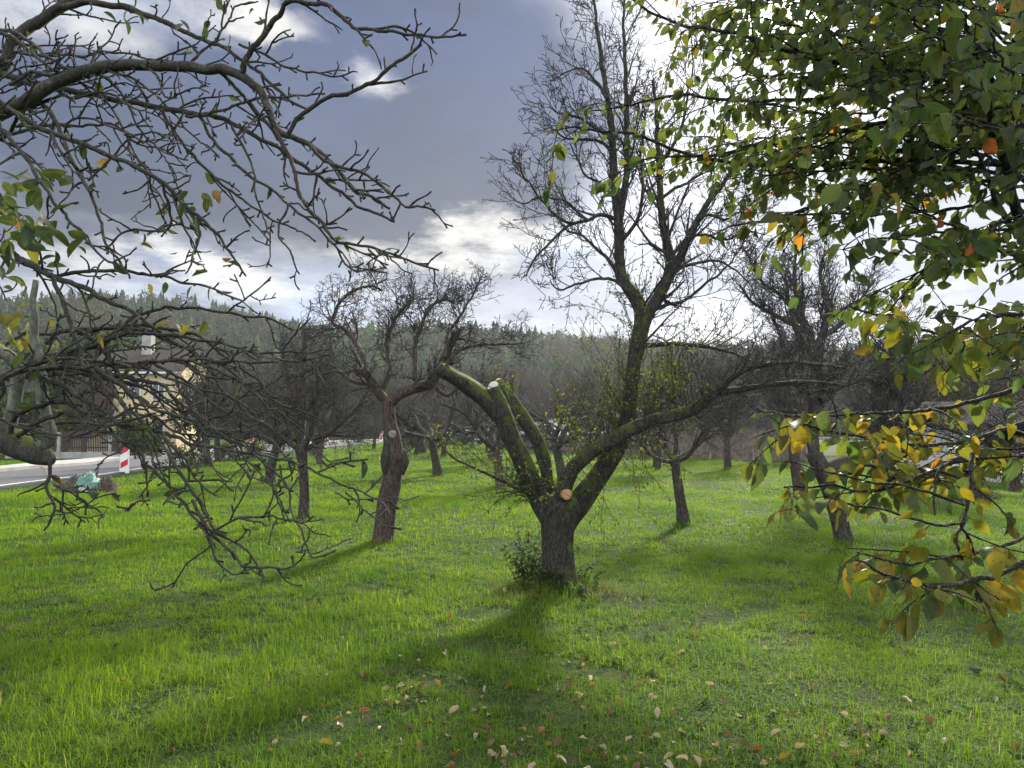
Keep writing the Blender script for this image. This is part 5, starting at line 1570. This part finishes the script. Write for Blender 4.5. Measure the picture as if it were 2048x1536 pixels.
# ================================================================== ROADSIDE AND BUILDINGS
def delineator(px, py, s, label):
    p = onground(px, py)
    t = empty('marker_post', p, label, 'road marker', 'red and white road markers')
    w, h, d = 0.30 * s, 0.92 * s, 0.09 * s
    b = Boxes()
    b.raw([(-w / 2, -d / 2, -0.1), (w / 2, -d / 2, -0.1), (w / 2, d / 2, -0.1), (-w / 2, d / 2, -0.1), (-w * 0.42, -d / 2, h * 0.90), (w * 0.42, -d / 2, h), (w * 0.42, d / 2, h), (-w * 0.42, d / 2, h * 0.90)],
          [(0, 1, 5, 4), (1, 2, 6, 5), (2, 3, 7, 6), (3, 0, 4, 7), (4, 5, 6, 7), (3, 2, 1, 0)])
    link('post', b.mesh('post'), M['white_plastic'], t)
    for z0 in (0.16, 0.62):
        z0 *= s
        b = Boxes()
        hh = 0.24 * s
        y = -d / 2 - 0.004
        b.raw([(-w * 0.40, y, z0), (w * 0.37, y, z0 + hh * 0.55), (w * 0.37, y, z0 + hh * 1.35), (-w * 0.40, y, z0 + hh * 0.8), (-w * 0.40, y + 0.003, z0), (w * 0.37, y + 0.003, z0 + hh * 0.55), (w * 0.37, y + 0.003, z0 + hh * 1.35), (-w * 0.40, y + 0.003, z0 + hh * 0.8)],
              [(0, 1, 2, 3), (0, 4, 5, 1), (1, 5, 6, 2), (2, 6, 7, 3), (3, 7, 4, 0), (7, 6, 5, 4)])
        link('reflector', b.mesh('reflector'), M['red_film'], t)
    t.rotation_euler = (0, 0, math.radians(8))


delineator(249, 946, 1.0, 'nearest red and white road marker post, by the netted heap')
delineator(502, 909, 1.05, 'red and white road marker post second along the road, behind bare twigs')
delineator(652, 890, 1.1, 'red and white road marker post third along the road, past the slim trunk')
delineator(762, 884, 1.1, 'farthest red and white road marker post, beside the pale road bend')

# heap with green netting
hp = onground(165, 985)
hb = empty('compost_heap', hp, 'long low heap of soil and rotting branches partly under green netting beside the road', 'heap')


def mound(cx, cy, rx, ry, h, nx=26, ny=14, j=0.25, skin=0.0, seed=0):
    u = np.linspace(-1, 1, nx)
    v = np.linspace(-1, 1, ny)
    U, Vv = np.meshgrid(u, v)
    r = np.sqrt(U ** 2 + Vv ** 2)
    R_ = np.random.default_rng(seed)
    z = h * np.clip(1 - r ** 2, -0.05, 1) ** 0.7 * (1 + R_.normal(0, j, U.shape)) if False else h * np.clip(1 - r ** 2, 0, 1) ** 0.7
    z = z * (1 + j * np.sin(U * 7 + seed) * np.cos(Vv * 6 + seed * 2)) + R_.normal(0, 0.03, U.shape) * (z > 0.02) + skin
    z = np.where(r > 0.98, -0.08 + skin, z)
    P_ = np.stack([cx + U * rx, cy + Vv * ry, z], -1).reshape(-1, 3)
    i = np.arange(ny - 1)[:, None] * nx + np.arange(nx - 1)[None, :]
    return P_, np.stack([i, i + 1, i + nx + 1, i + nx], -1).reshape(-1, 4)


V, Q = mound(0, 0, 0.62, 0.5, 0.36, seed=1)
link('soil', mesh('soil', V, Q), M['heap_soil'], hb)
V, Q = mound(0.55, 0.1, 0.22, 0.3, 0.34, seed=4, nx=12, ny=10)
link('root_ball', mesh('root_ball', V, Q), M['heap_soil'], hb)
T = Tubes()
for k in range(90):
    a = np.array([rng.uniform(-0.6, 0.6), rng.uniform(-0.45, 0.1), 0])
    a[2] = max(0.0, 0.30 * (1 - (a[0] / 0.65) ** 2)) * rng.uniform(0.2, 1.0)
    d = unit(np.array([rng.normal(0, 1), rng.normal(0, 0.5), rng.normal(0.1, 0.3)]))
    L = rng.uniform(0.1, 0.45)
    T.add([a, a + d * L / 2 + UP * 0.02, a + d * L], [0.009, 0.007, 0.004], 4)
link('sticks', T.mesh('sticks'), M['bark_grey'], hb)
nt = tag(link('netting', None, None) if False else bpy.data.objects.new('netting', None), None)
V, Q = mound(0.16, -0.08, 0.36, 0.42, 0.40, seed=2, skin=0.015)
keepq = [q for q in Q if V[q, 2].min() > 0.05]
bpy.data.objects.remove(nt)
me = mesh('green_netting', V, keepq)
no = tag(link('green_netting', me, M['net']), 'crumpled green garden netting draped over the compost heap', 'net')
no.location = tuple(hp)
T = Tubes()
T.add([(0.18, -0.42, 0.10), (0.26, -0.46, 0.08), (0.36, -0.5, 0.03)], [0.05, 0.055, 0.04], 8, 0.1)
link('pale_stone', T.mesh('pale_stone'), M['concrete'], hb)

# brushwood pile on the meadow
bp_ = onground(1942, 1004)
bt2 = empty('brush_pile', bp_, 'conical pile of dead twigs on the grass before the white outbuilding', 'brush pile')
T = Tubes()
for k in range(520):
    r0 = rng.uniform(0, 1) ** 0.6
    az = rng.uniform(0, 6.28)
    a = np.array([math.cos(az) * r0 * 0.55, math.sin(az) * r0 * 0.45, 0.52 * (1 - r0) * rng.uniform(0.3, 1.0)])
    d = unit(np.array([rng.normal(0, 1), rng.normal(0, 1), rng.normal(0, 0.35)]))
    L = rng.uniform(0.12, 0.42)
    q = [a - d * L / 2, a + rng.normal(0, 0.02, 3), a + d * L / 2]
    for w in q:
        w[2] = max(w[2], 0.01)
    T.add(q, np.array([1, 0.8, 0.5]) * rng.uniform(0.004, 0.010), 4)
link('sticks', T.mesh('sticks'), M['bark_grey'], bt2)


def prism(base, topz, ridge, over=0.35, mat=None, name='roof', parent=None):
    """gable roof over x0,x1,y0,y1; ridge along x"""
    x0, x1, y0, y1, z0 = base
    ym = (y0 + y1) / 2
    b = Boxes()
    th = 0.14
    for sgn, ya in ((-1, y0 - over), (1, y1 + over)):
        lo = z0 - over * (topz - z0) / ((y1 - y0) / 2)
        v = [(x0 - over, ya, lo), (x1 + over, ya, lo), (x1 + over, ym, topz), (x0 - over, ym, topz)]
        v += [(a, b_, c + th) for a, b_, c in v]
        b.raw(v, [(0, 1, 2, 3), (4, 7, 6, 5), (0, 4, 5, 1), (1, 5, 6, 2), (2, 6, 7, 3), (3, 7, 4, 0)])
    return link(name, b.mesh(name), mat, parent)


def window(parent, c, w, h, rz=0.0, n='window'):
    f = Boxes()
    fw = 0.08
    x, y, z = c
    for dx, dz, sx, sz in ((-w / 2, 0, fw, h + fw), (w / 2, 0, fw, h + fw), (0, h / 2, w - fw, fw), (0, -h / 2, w - fw, fw), (0, 0, fw * 0.7, h - fw)):
        f.box((dx * math.cos(rz), dx * math.sin(rz), dz), (sx, 0.08, sz), rz)
    o = link(n, f.mesh(n), M['frame_white'], parent)
    o.location = c
    g = bx('pane', (0, 0.0, 0), (w - fw, 0.03, h - fw), M['glass_dark'], o, rz)
    return o


# house beyond the road
HS = empty('house', (-22.2, 44.0, 0), 'cream rendered two-storey house with dark timber bay across the road', 'house')
b = Boxes().box((0.2, 2.5, 2.4), (5.2, 5, 4.8))
b.raw([(-2.4, 0.02, 4.8), (-2.4, 4.98, 4.8), (-2.4, 2.5, 6.0), (-2.39, 0.02, 4.8), (-2.39, 4.98, 4.8), (-2.39, 2.5, 6.0),
       (2.8, 0.02, 4.8), (2.8, 4.98, 4.8), (2.8, 2.5, 6.0), (2.79, 0.02, 4.8), (2.79, 4.98, 4.8), (2.79, 2.5, 6.0)], [(0, 1, 2, 2), (3, 5, 4, 4), (6, 8, 7, 7), (9, 10, 11, 11)])
wl = link('wall', b.mesh('wall'), M['cream'], HS)
rf = prism((-2.4, 2.8, 0, 5, 4.8), 6.1, 0, 0.4, M['roof'], 'roof', HS)
bx('chimney', (0.1, 2.0, 6.4), (0.55, 0.55, 1.4), M['concrete'], rf)
bx('timber_bay', (-1.7, -0.35, 2.9), (1.6, 0.9, 2.6), M['brown_wood'], HS)
for cx_, cz_ in ((0.35, 3.75), (1.75, 3.55), (0.35, 1.4), (1.75, 1.4)):
    window(HS, (cx_, -0.05, cz_), 0.7, 1.05)
for cy_ in (1.3, 3.4):
    window(HS, (2.85, cy_, 3.6), 0.9, 1.2, math.pi / 2)
bx('gutter', (0.2, -0.47, 4.6), (6.0, 0.12, 0.12), M['frame_white'], HS)

# picket fence before the house, on a low concrete plinth
FP = empty('picket_fence', (-24.5, 37.2, 0), 'dark brown picket fence on a concrete plinth in front of the house', 'fence')
b = Boxes()
for k in range(86):
    b.box((k * 0.085, 0, 0.80 + rng.normal(0, 0.01)), (0.062, 0.022, 1.0), bev=0.008)
for z in (0.5, 1.1):
    b.box((3.6, 0.035, z), (7.3, 0.04, 0.07))
link('pickets', b.mesh('pickets'), M['dark_board'], FP)
bx('plinth', (3.6, 0.05, 0.12), (7.4, 0.18, 0.3), M['concrete'], FP)
for x_ in (-0.1, 2.4, 4.9, 7.4):
    bx('post', (x_, 0.0, 0.6), (0.16, 0.16, 1.3), M['concrete'], FP, bev=0.02)

# board fence on the far side of the meadow
A_, B_ = np.array([0.7, 44.5]), np.array([13.0, 32.6])
FN = empty('board_fence', (A_[0], A_[1], 0), 'weathered vertical board fence closing the far side of the meadow', 'fence')
dirv = (B_ - A_) / np.linalg.norm(B_ - A_)
ang = math.atan2(dirv[1], dirv[0])
Lf = np.linalg.norm(B_ - A_)
b = Boxes()
s_ = 0.0
while s_ < Lf:
    w_ = rng.uniform(0.09, 0.15)
    h_ = np.interp(s_, [0, 5, 12], [1.02, 1.1, 1.42]) + rng.normal(0, 0.06)
    b.box((dirv[0] * s_, dirv[1] * s_, h_ / 2), (w_ - 0.012, 0.025, h_), ang + rng.normal(0, 0.03), rng.normal(0, 0.015))
    s_ += w_
link('boards', b.mesh('boards'), M['board'], FN)
b = Boxes()
for z in (0.35, 0.85):
    b.box((dirv[0] * Lf / 2 + 0.05, dirv[1] * Lf / 2 + 0.05, z), (Lf, 0.05, 0.09), ang)
link('rails', b.mesh('rails'), M['board'], FN)
for k in range(8):
    s_ = Lf * k / 7
    bx('post', (dirv[0] * s_ + 0.08, dirv[1] * s_ + 0.08, 0.55), (0.11, 0.11, 1.15), M['board'], FN, ang)

# white outbuilding on the right
OB = empty('outbuilding', (12.4, 21.6, 0), 'low white rendered outbuilding with a dark roof at the meadow edge', 'outbuilding')
OB.rotation_euler = (0, 0, math.radians(-8))
bx('wall', (4.5, 2.6, 0.75), (9, 5.2, 1.6), M['white_wall'], OB)
prism((0, 9, 0, 5.2, 1.55), 2.2, 0, 0.3, M['roof_dark'], 'roof', OB)
bx('plinth', (4.5, -0.03, 0.1), (9.02, 0.06, 0.3), M['concrete'], OB)
bx('ledge', (0.9, -0.06, 0.78), (1.3, 0.1, 0.05), M['concrete'], OB)
chp = GP(1937, 964)
CR_ = empty('garden_chair', (chp[0], chp[1], 0), 'small blue garden chair with a pale frame standing before the white wall', 'chair')
CR_.rotation_euler = (0, 0, 0.4)
bx('seat', (0, 0, 0.42), (0.42, 0.42, 0.03), M['blue_cloth'], CR_, bev=0.03)
bx('backrest', (0, 0.20, 0.68), (0.42, 0.03, 0.42), M['blue_cloth'], CR_)
for sx in (-1, 1):
    for sy in (-1, 1):
        bx('leg', (sx * 0.22, sy * 0.19, 0.22 if sy < 0 else 0.45), (0.028, 0.028, 0.44 if sy < 0 else 0.9), M['steel'], CR_)

# white caravan behind the fence
CV = empty('caravan', (2.55, 50, 0), 'white caravan with a dark window showing over the board fence', 'caravan')
prof = [(-1.0, 0.45), (1.0, 0.45), (1.05, 0.9), (1.05, 1.55), (0.9, 1.85), (0.6, 1.98), (-0.7, 1.98), (-0.98, 1.85), (-1.05, 1.5), (-1.05, 0.9)]
k = len(prof)
V = [(x_, -1.6, z_) for x_, z_ in prof] + [(x_, 1.6, z_) for x_, z_ in prof] + [(0, -1.6, 1.2), (0, 1.6, 1.2)]
Qs = [(i, (i + 1) % k, k + (i + 1) % k, k + i) for i in range(k)]
Ts = [(2 * k, (i + 1) % k, i) for i in range(k)] + [(2 * k + 1, k + i, k + (i + 1) % k) for i in range(k)]
link('body', mesh('body', V, Qs, Ts, smooth=False), M['white_plastic'], CV)
w_ = window(CV, (-0.45, -1.63, 1.38), 0.85, 0.62)
for x_ in (-0.85, 0.85):
    T = Tubes()
    T.add([(x_, -0.3, 0.33), (x_, 0.0, 0.33), (x_, 0.3, 0.33)], [0.32, 0.33, 0.32], 16, cap=True)
    link('wheel', T.mesh('wheel'), M['rubber'], CV)
T = Tubes()
T.add([(0, 1.6, 0.45), (0, 2.2, 0.42), (0, 2.8, 0.42)], [0.04, 0.04, 0.04], 6)
link('tow_bar', T.mesh('tow_bar'), M['steel'], CV)

# parked car on the road beyond
cp = GP(931, 889)
CA = empty('car', (cp[0], cp[1], 0.0), 'dark teal car parked beyond the far trees, its windscreen coloured pale for caught light', 'car')
CA.rotation_euler = (0, 0, math.radians(212))
sec = [(-2.0, 0.45, 0.62, 0.70), (-1.85, 0.30, 0.92, 0.78), (-1.0, 0.25, 1.0, 0.84), (0.9, 0.25, 0.92, 0.85), (1.6, 0.27, 0.84, 0.80), (1.95, 0.35, 0.66, 0.70)]


def loft(name, secs, mat, parent, top=0.86):
    V, Q = [], []
    for (y, z0, z1, hw) in secs:
        zm = (z0 + z1) / 2
        V += [(-hw * 0.92, y, z0), (hw * 0.92, y, z0), (hw, y, zm), (hw * top, y, z1), (-hw * top, y, z1), (-hw, y, zm)]
    m_ = 6
    for i in range(len(secs) - 1):
        for j in range(m_):
            Q.append((i * m_ + j, i * m_ + (j + 1) % m_, (i + 1) * m_ + (j + 1) % m_, (i + 1) * m_ + j))
    e = (len(secs) - 1) * m_
    Q += [(3, 2, 1, 0), (5, 4, 3, 0), (e, e + 1, e + 2, e + 3), (e, e + 3, e + 4, e + 5)]
    return link(name, mesh(name, V, Q, smooth=False), mat, parent)


loft('body', sec, M['car_blue'], CA)
loft('cabin', [(-1.75, 0.93, 0.98, 0.74), (-1.25, 0.95, 1.42, 0.70), (0.05, 0.95, 1.46, 0.70), (0.35, 0.94, 1.36, 0.70), (1.05, 0.90, 0.95, 0.72)], M['car_blue'], CA, 0.84)
b = Boxes()
b.raw([(-0.58, 0.40, 1.36), (0.58, 0.40, 1.36), (0.66, 1.05, 0.98), (-0.66, 1.05, 0.98)], [(0, 3, 2, 1)])
link('windscreen', b.mesh('windscreen'), M['lamp_and_lit_screen'], CA)  # near-white colour stands in for light reflected off the windscreen
for sx in (-1, 1):
    bx('side_window', (sx * 0.665, -0.5, 1.18), (0.03, 1.5, 0.32), M['glass_dark'], CA)
    bx('headlight', (sx * 0.56, 1.86, 0.68), (0.32, 0.12, 0.14), M['lamp_and_lit_screen'], CA, bev=0.03)
    for y_ in (-1.25, 1.2):
        T = Tubes()
        T.add([(sx * 0.62, y_, 0.31), (sx * 0.72, y_, 0.31), (sx * 0.82, y_, 0.31)], [0.30, 0.31, 0.29], 16, cap=True)
        w_ = link('wheel', T.mesh('wheel'), M['rubber'], CA)
        T = Tubes()
        T.add([(sx * 0.80, y_, 0.31), (sx * 0.825, y_, 0.31), (sx * 0.835, y_, 0.31)], [0.19, 0.19, 0.17], 12, cap=True)
        link('rim', T.mesh('rim'), M['steel'], w_)
bx('bumper', (0, 1.95, 0.45), (1.35, 0.12, 0.2), M['rubber'], CA, bev=0.03)
bx('number_plate', (0, 2.02, 0.47), (0.52, 0.02, 0.12), M['white_plastic'], CA)

# guard rail along the road bend
GRL = empty('guard_rail', (-14, 88, 0), 'pale steel guard rail along the far bend of the road', 'guard rail')
b = Boxes()
b.box((12, 0, 0.72), (26, 0.06, 0.28))
link('beam', b.mesh('beam'), M['steel'], GRL)
for k in range(9):
    bx('post', (0.2 + k * 2.95, 0.06, 0.35), (0.1, 0.08, 0.7), M['steel'], GRL)

# ================================================================== SHRUBS, FAR TREES, FOREST
def cloud_leaves(n, rx, ry, rz, size, cols, probs, lumps=7, z0=0.0):
    """leaf clumps through a lumpy volume"""
    cen = rng.normal(0, 0.42, (lumps, 3))
    cen[:, 2] = rng.uniform(-0.55, 0.6, lumps)
    rad = rng.uniform(0.3, 0.55, lumps)
    k = rng.integers(0, lumps, n)
    v = rng.normal(0, 1, (n, 3))
    v /= np.linalg.norm(v, axis=1, keepdims=True)
    r = rng.uniform(0.35, 1.0, n) ** 0.5 * rng.uniform(0.8, 1.15, n)
    p = cen[k] + v * (rad[k] * r)[:, None]
    p = p * np.array([rx, ry, rz]) + np.array([0, 0, z0 + rz * 0.9])
    p[:, 2] = np.maximum(p[:, 2], 0.03)
    d = v + rng.normal(0, 0.6, (n, 3)) - UP * 0.3
    return leaf_mesh('foliage', p, d, rng.normal(0, 0.7, (n, 3)) + UP * 0.6, size * rng.uniform(0.6, 1.4, n), palette(n, cols, probs), SMALL)


def shrub(x, y, rx, ry, rz, n, size, cols, label, name='shrub', cat='shrub', z0=0.0, trunk=None, group=None, probs=None):
    t = empty(name, (x, y, 0), label, cat, group)
    link('foliage', cloud_leaves(n, rx, ry, rz, size, cols, probs or [1] * len(cols), z0=z0), M['leaf_small'], t)
    T = Tubes()
    for k in range(trunk[1] if trunk else 6):
        q = [np.array([rng.normal(0, 0.06), rng.normal(0, 0.06), -0.05])]
        d = unit(np.array([rng.normal(0, 0.25), rng.normal(0, 0.25), 1]))
        H = (z0 + rz * 1.3) * rng.uniform(0.8, 1.15)
        for i in range(8):
            d = unit(d + rng.normal(0, 0.1, 3))
            q.append(q[-1] + d * H / 8)
        T.add(q, np.linspace(trunk[0] if trunk else 0.03, 0.008, 9), 7)
    link('trunk' if trunk else 'stems', T.mesh('stems'), M['bark_apple'], t)
    return t


OLIVE = [(0.075, 0.075, 0.030), (0.11, 0.10, 0.045), (0.05, 0.06, 0.02)]
DGRN = [(0.022, 0.042, 0.014), (0.035, 0.062, 0.018), (0.055, 0.085, 0.020)]
YGRN = [(0.11, 0.125, 0.02), (0.16, 0.14, 0.025), (0.065, 0.085, 0.02)]
shrub(-19.3, 26.5, 1.5, 1.3, 1.0, 2600, 0.10, OLIVE, 'dry olive bush beside the road at the edge of the view')
shrub(-17.6, 36.0, 1.0, 0.9, 1.1, 2200, 0.11, DGRN, 'dark evergreen bush at the end of the picket fence')
shrub(-23.0, 39.2, 1.9, 1.2, 1.7, 4200, 0.12, YGRN, 'yellow-green garden shrub rising behind the picket fence')
shrub(-26.5, 40.5, 2.0, 1.4, 2.0, 3400, 0.13, DGRN, 'tall dark garden shrub left of the house behind the fence')
shrub(-20.1, 40.8, 1.5, 0.9, 1.2, 3400, 0.11, YGRN, 'low sunlit shrub under the house windows')
shrub(-17.4, 42.5, 1.5, 1.4, 2.1, 8500, 0.12, [(0.05, 0.06, 0.025), (0.09, 0.07, 0.03), (0.035, 0.05, 0.02)], 'brownish garden tree beside the cream house', 'garden_tree', 'tree', 0.6, (0.12, 2))
shrub(-17.2, 60.0, 2.4, 2.0, 2.6, 4200, 0.18, [(0.07, 0.065, 0.03), (0.11, 0.075, 0.03), (0.05, 0.06, 0.022)], 'rusty autumn tree behind the road markers', 'garden_tree', 'tree', 0.8, (0.13, 2))
shrub(-10.2, 40.0, 1.0, 0.9, 1.9, 3800, 0.11, DGRN, 'ivy-smothered dark evergreen column rising above the bare apple crowns', 'ivy_tree', 'tree', 2.2, (0.16, 1))
for x, y, r_, lab in ((-12.3, 28.6, 0.8, 'scrubby verge bush just past the nearest road marker'), (-12.4, 32.5, 1.0, 'brownish scrub on the verge under the drooping twigs'), (-12.7, 38.0, 1.1, 'green scrub on the verge short of the second road marker')):
    shrub(x, y, r_, 1.3 * r_, 0.38 + 0.1 * r_, 1500, 0.075, OLIVE + DGRN, lab)
shrub(-30, 52, 3.0, 2.6, 3.6, 5000, 0.22, DGRN, 'big dark tree behind the house', 'garden_tree', 'tree', 2.0, (0.2, 1))
shrub(5.2, 27.0, 1.1, 0.9, 1.6, 2600, 0.09, YGRN + DGRN, 'half-green young fruit tree seen through the fork of the pear tree', 'young_tree', 'tree', 1.2, (0.08, 2))
shrub(8.0, 40.5, 1.5, 1.2, 1.7, 2600, 0.14, DGRN + OLIVE, 'dark green bush behind the board fence', z0=0.4)
shrub(14.5, 29.5, 1.7, 1.2, 0.9, 2400, 0.11, DGRN, 'low dark hedge bush at the end of the board fence')
for x, y, s in ((16.5, 30, 1.2), (19.5, 29, 1.4), (23, 30, 1.5), (27, 30, 1.4)):
    shrub(x, y, 2.0 * s, 1.5 * s, 2.1 * s, 3400, 0.14, [(0.035, 0.036, 0.022), (0.06, 0.055, 0.03), (0.03, 0.04, 0.018)], 'dense dark bush in the hedge behind the white outbuilding', group='hedge behind the outbuilding', z0=0.2)

# one belt of far bare wood at the foot of the hill, one forest on it
def conifer(nl=8):
    V, T, n0 = [], [], 0
    for l in range(nl):
        z1 = 0.12 + 0.88 * (l + 1.25) / (nl + 0.25)
        z0 = 0.10 + 0.88 * l / (nl + 0.25)
        r = 0.24 * (1 - l / nl) ** 0.85 + 0.012
        k = 9
        a = np.arange(k) * 2 * math.pi / k + rng.uniform(0, 6)
        rr = r * rng.uniform(0.55, 1.15, k)
        ring = np.stack([np.cos(a) * rr, np.sin(a) * rr, z0 + rng.normal(0, 0.015, k)], 1)
        V += [ring, np.array([[0, 0, min(z1, 1.02)]])]
        for i in range(k):
            T.append((n0 + i, n0 + (i + 1) % k, n0 + k))
            if i % 2 == 0:
                T.append((n0 + i, n0 + (i + 3) % k, n0 + k))
        n0 += k + 1
    return np.concatenate(V), np.array(T)


def broad(n=150):
    p = rng.normal(0, 1, (n, 3))
    p /= np.linalg.norm(p, axis=1, keepdims=True)
    p *= (rng.uniform(0.3, 1, n) ** 0.45)[:, None]
    p = p * np.array([0.30, 0.30, 0.38]) + np.array([0, 0, 0.62])
    V, T = [], []
    for i in range(n):
        d1, d2 = rng.normal(0, 0.034, (2, 3))
        V += [p[i], p[i] + d1, p[i] + d2]
        T.append((3 * i, 3 * i + 1, 3 * i + 2))
    return np.array(V), np.array(T)


def rods(n=70):
    V, T = [], []
    for i in range(n):
        az, el = rng.uniform(0, 6.28), rng.uniform(0.5, 1.5)
        d = np.array([math.cos(az) * math.cos(el), math.sin(az) * math.cos(el), math.sin(el)])
        b0 = np.array([0, 0, 0.2]) + d * rng.uniform(0.05, 0.35)
        e = b0 + unit(d + rng.normal(0, 0.35, 3)) * rng.uniform(0.2, 0.45)
        s = perp(d) * 0.0042
        V += [b0 - s, b0 + s, e]
        T.append((3 * i, 3 * i + 1, 3 * i + 2))
    V += [np.array([-0.015, 0, 0]), np.array([0.015, 0, 0]), np.array([0, 0, 0.7])]
    T.append((3 * n, 3 * n + 1, 3 * n + 2))
    return np.array(V), np.array(T)


def scatter(name, pts, hs, temps, cols):
    VV, TT, CC, off = [], [], [], 0
    pick = rng.integers(0, len(temps), len(pts))
    for k, (tv, tt) in enumerate(temps):
        idx = np.where(pick == k)[0]
        a = rng.uniform(0, 6.28, len(idx))
        c_, s_ = np.cos(a), np.sin(a)
        wd = rng.uniform(0.8, 1.25, len(idx))
        h = hs[idx]
        X = (tv[None, :, 0] * c_[:, None] - tv[None, :, 1] * s_[:, None]) * (h * wd)[:, None] + pts[idx, 0][:, None]
        Y = (tv[None, :, 0] * s_[:, None] + tv[None, :, 1] * c_[:, None]) * (h * wd)[:, None] + pts[idx, 1][:, None]
        Z = tv[None, :, 2] * h[:, None] + pts[idx, 2][:, None]
        VV.append(np.stack([X, Y, Z], -1).reshape(-1, 3))
        TT.append((tt[None] + (np.arange(len(idx)) * len(tv))[:, None, None] + off).reshape(-1, 3))
        CC.append(np.repeat(cols[idx], len(tv), 0))
        off += len(idx) * len(tv)
    return mesh(name, np.concatenate(VV), None, np.concatenate(TT), smooth=False, attrs={'Col': np.concatenate(CC)})


CON = [conifer(n) for n in (7, 8, 9, 10, 8)]
BRO = [broad(n) for n in (420, 460, 500)]
ROD = [rods(n) for n in (200, 230, 260)]
n = 3600
Y = 108 + 135 * rng.uniform(0, 1, n) ** 0.75
X = rng.uniform(-0.86, 0.86, n) * Y
pts = np.stack([X, Y, hillz(X, Y) - 0.3], 1)
px = CX + FPX * X / Y
isc = rng.uniform(0, 1, n) < np.where(px < 1100, 0.60, 0.22)
isc &= Y > 118
a_ = np.where(isc)[0]
cc = palette(len(a_), [(0.026, 0.050, 0.022), (0.036, 0.068, 0.026), (0.060, 0.098, 0.030)], [2, 2, 1.4])
tag(link('conifer_forest', scatter('conifer_forest', pts[a_], rng.uniform(6.0, 12.5, len(a_)), CON, cc), M['needle']), kind='stuff')
b_ = np.where(~isc)[0]
cc = palette(len(b_), [(0.040, 0.052, 0.026), (0.060, 0.062, 0.030), (0.034, 0.058, 0.022), (0.10, 0.075, 0.025)], [2, 2, 3, 0.5])
tag(link('mixed_wood', scatter('mixed_wood', pts[b_], rng.uniform(6.0, 11.5, len(b_)), BRO, cc), M['needle']), kind='stuff')
n = 520
Y = rng.uniform(92, 122, n)
X = rng.uniform(-0.80, 0.86, n) * Y
pts = np.stack([X, Y, np.maximum(hillz(X, Y), -0.2)], 1)
h_ = rng.uniform(7.5, 13.5, n)
cc = palette(n, [(0.075, 0.066, 0.058), (0.055, 0.05, 0.045), (0.09, 0.075, 0.055)], [1, 1, 0.6])
tag(link('bare_wood', scatter('bare_wood', pts, h_, ROD, cc), M['needle']), kind='stuff')

# ================================================================== AIR
m, N = new_mat('haze_air')
pv = N.n('ShaderNodeVolumePrincipled', ins={'Color': (0.86, 0.90, 0.97, 1), 'Density': 0.00042, 'Anisotropy': 0.45})
N.t.links.new(pv.outputs[0], N.n('ShaderNodeOutputMaterial').inputs['Volume'])
tag(link('haze', Boxes().box((0, 160, 34.0), (900, 580, 80)).mesh('haze'), m), kind='stuff')
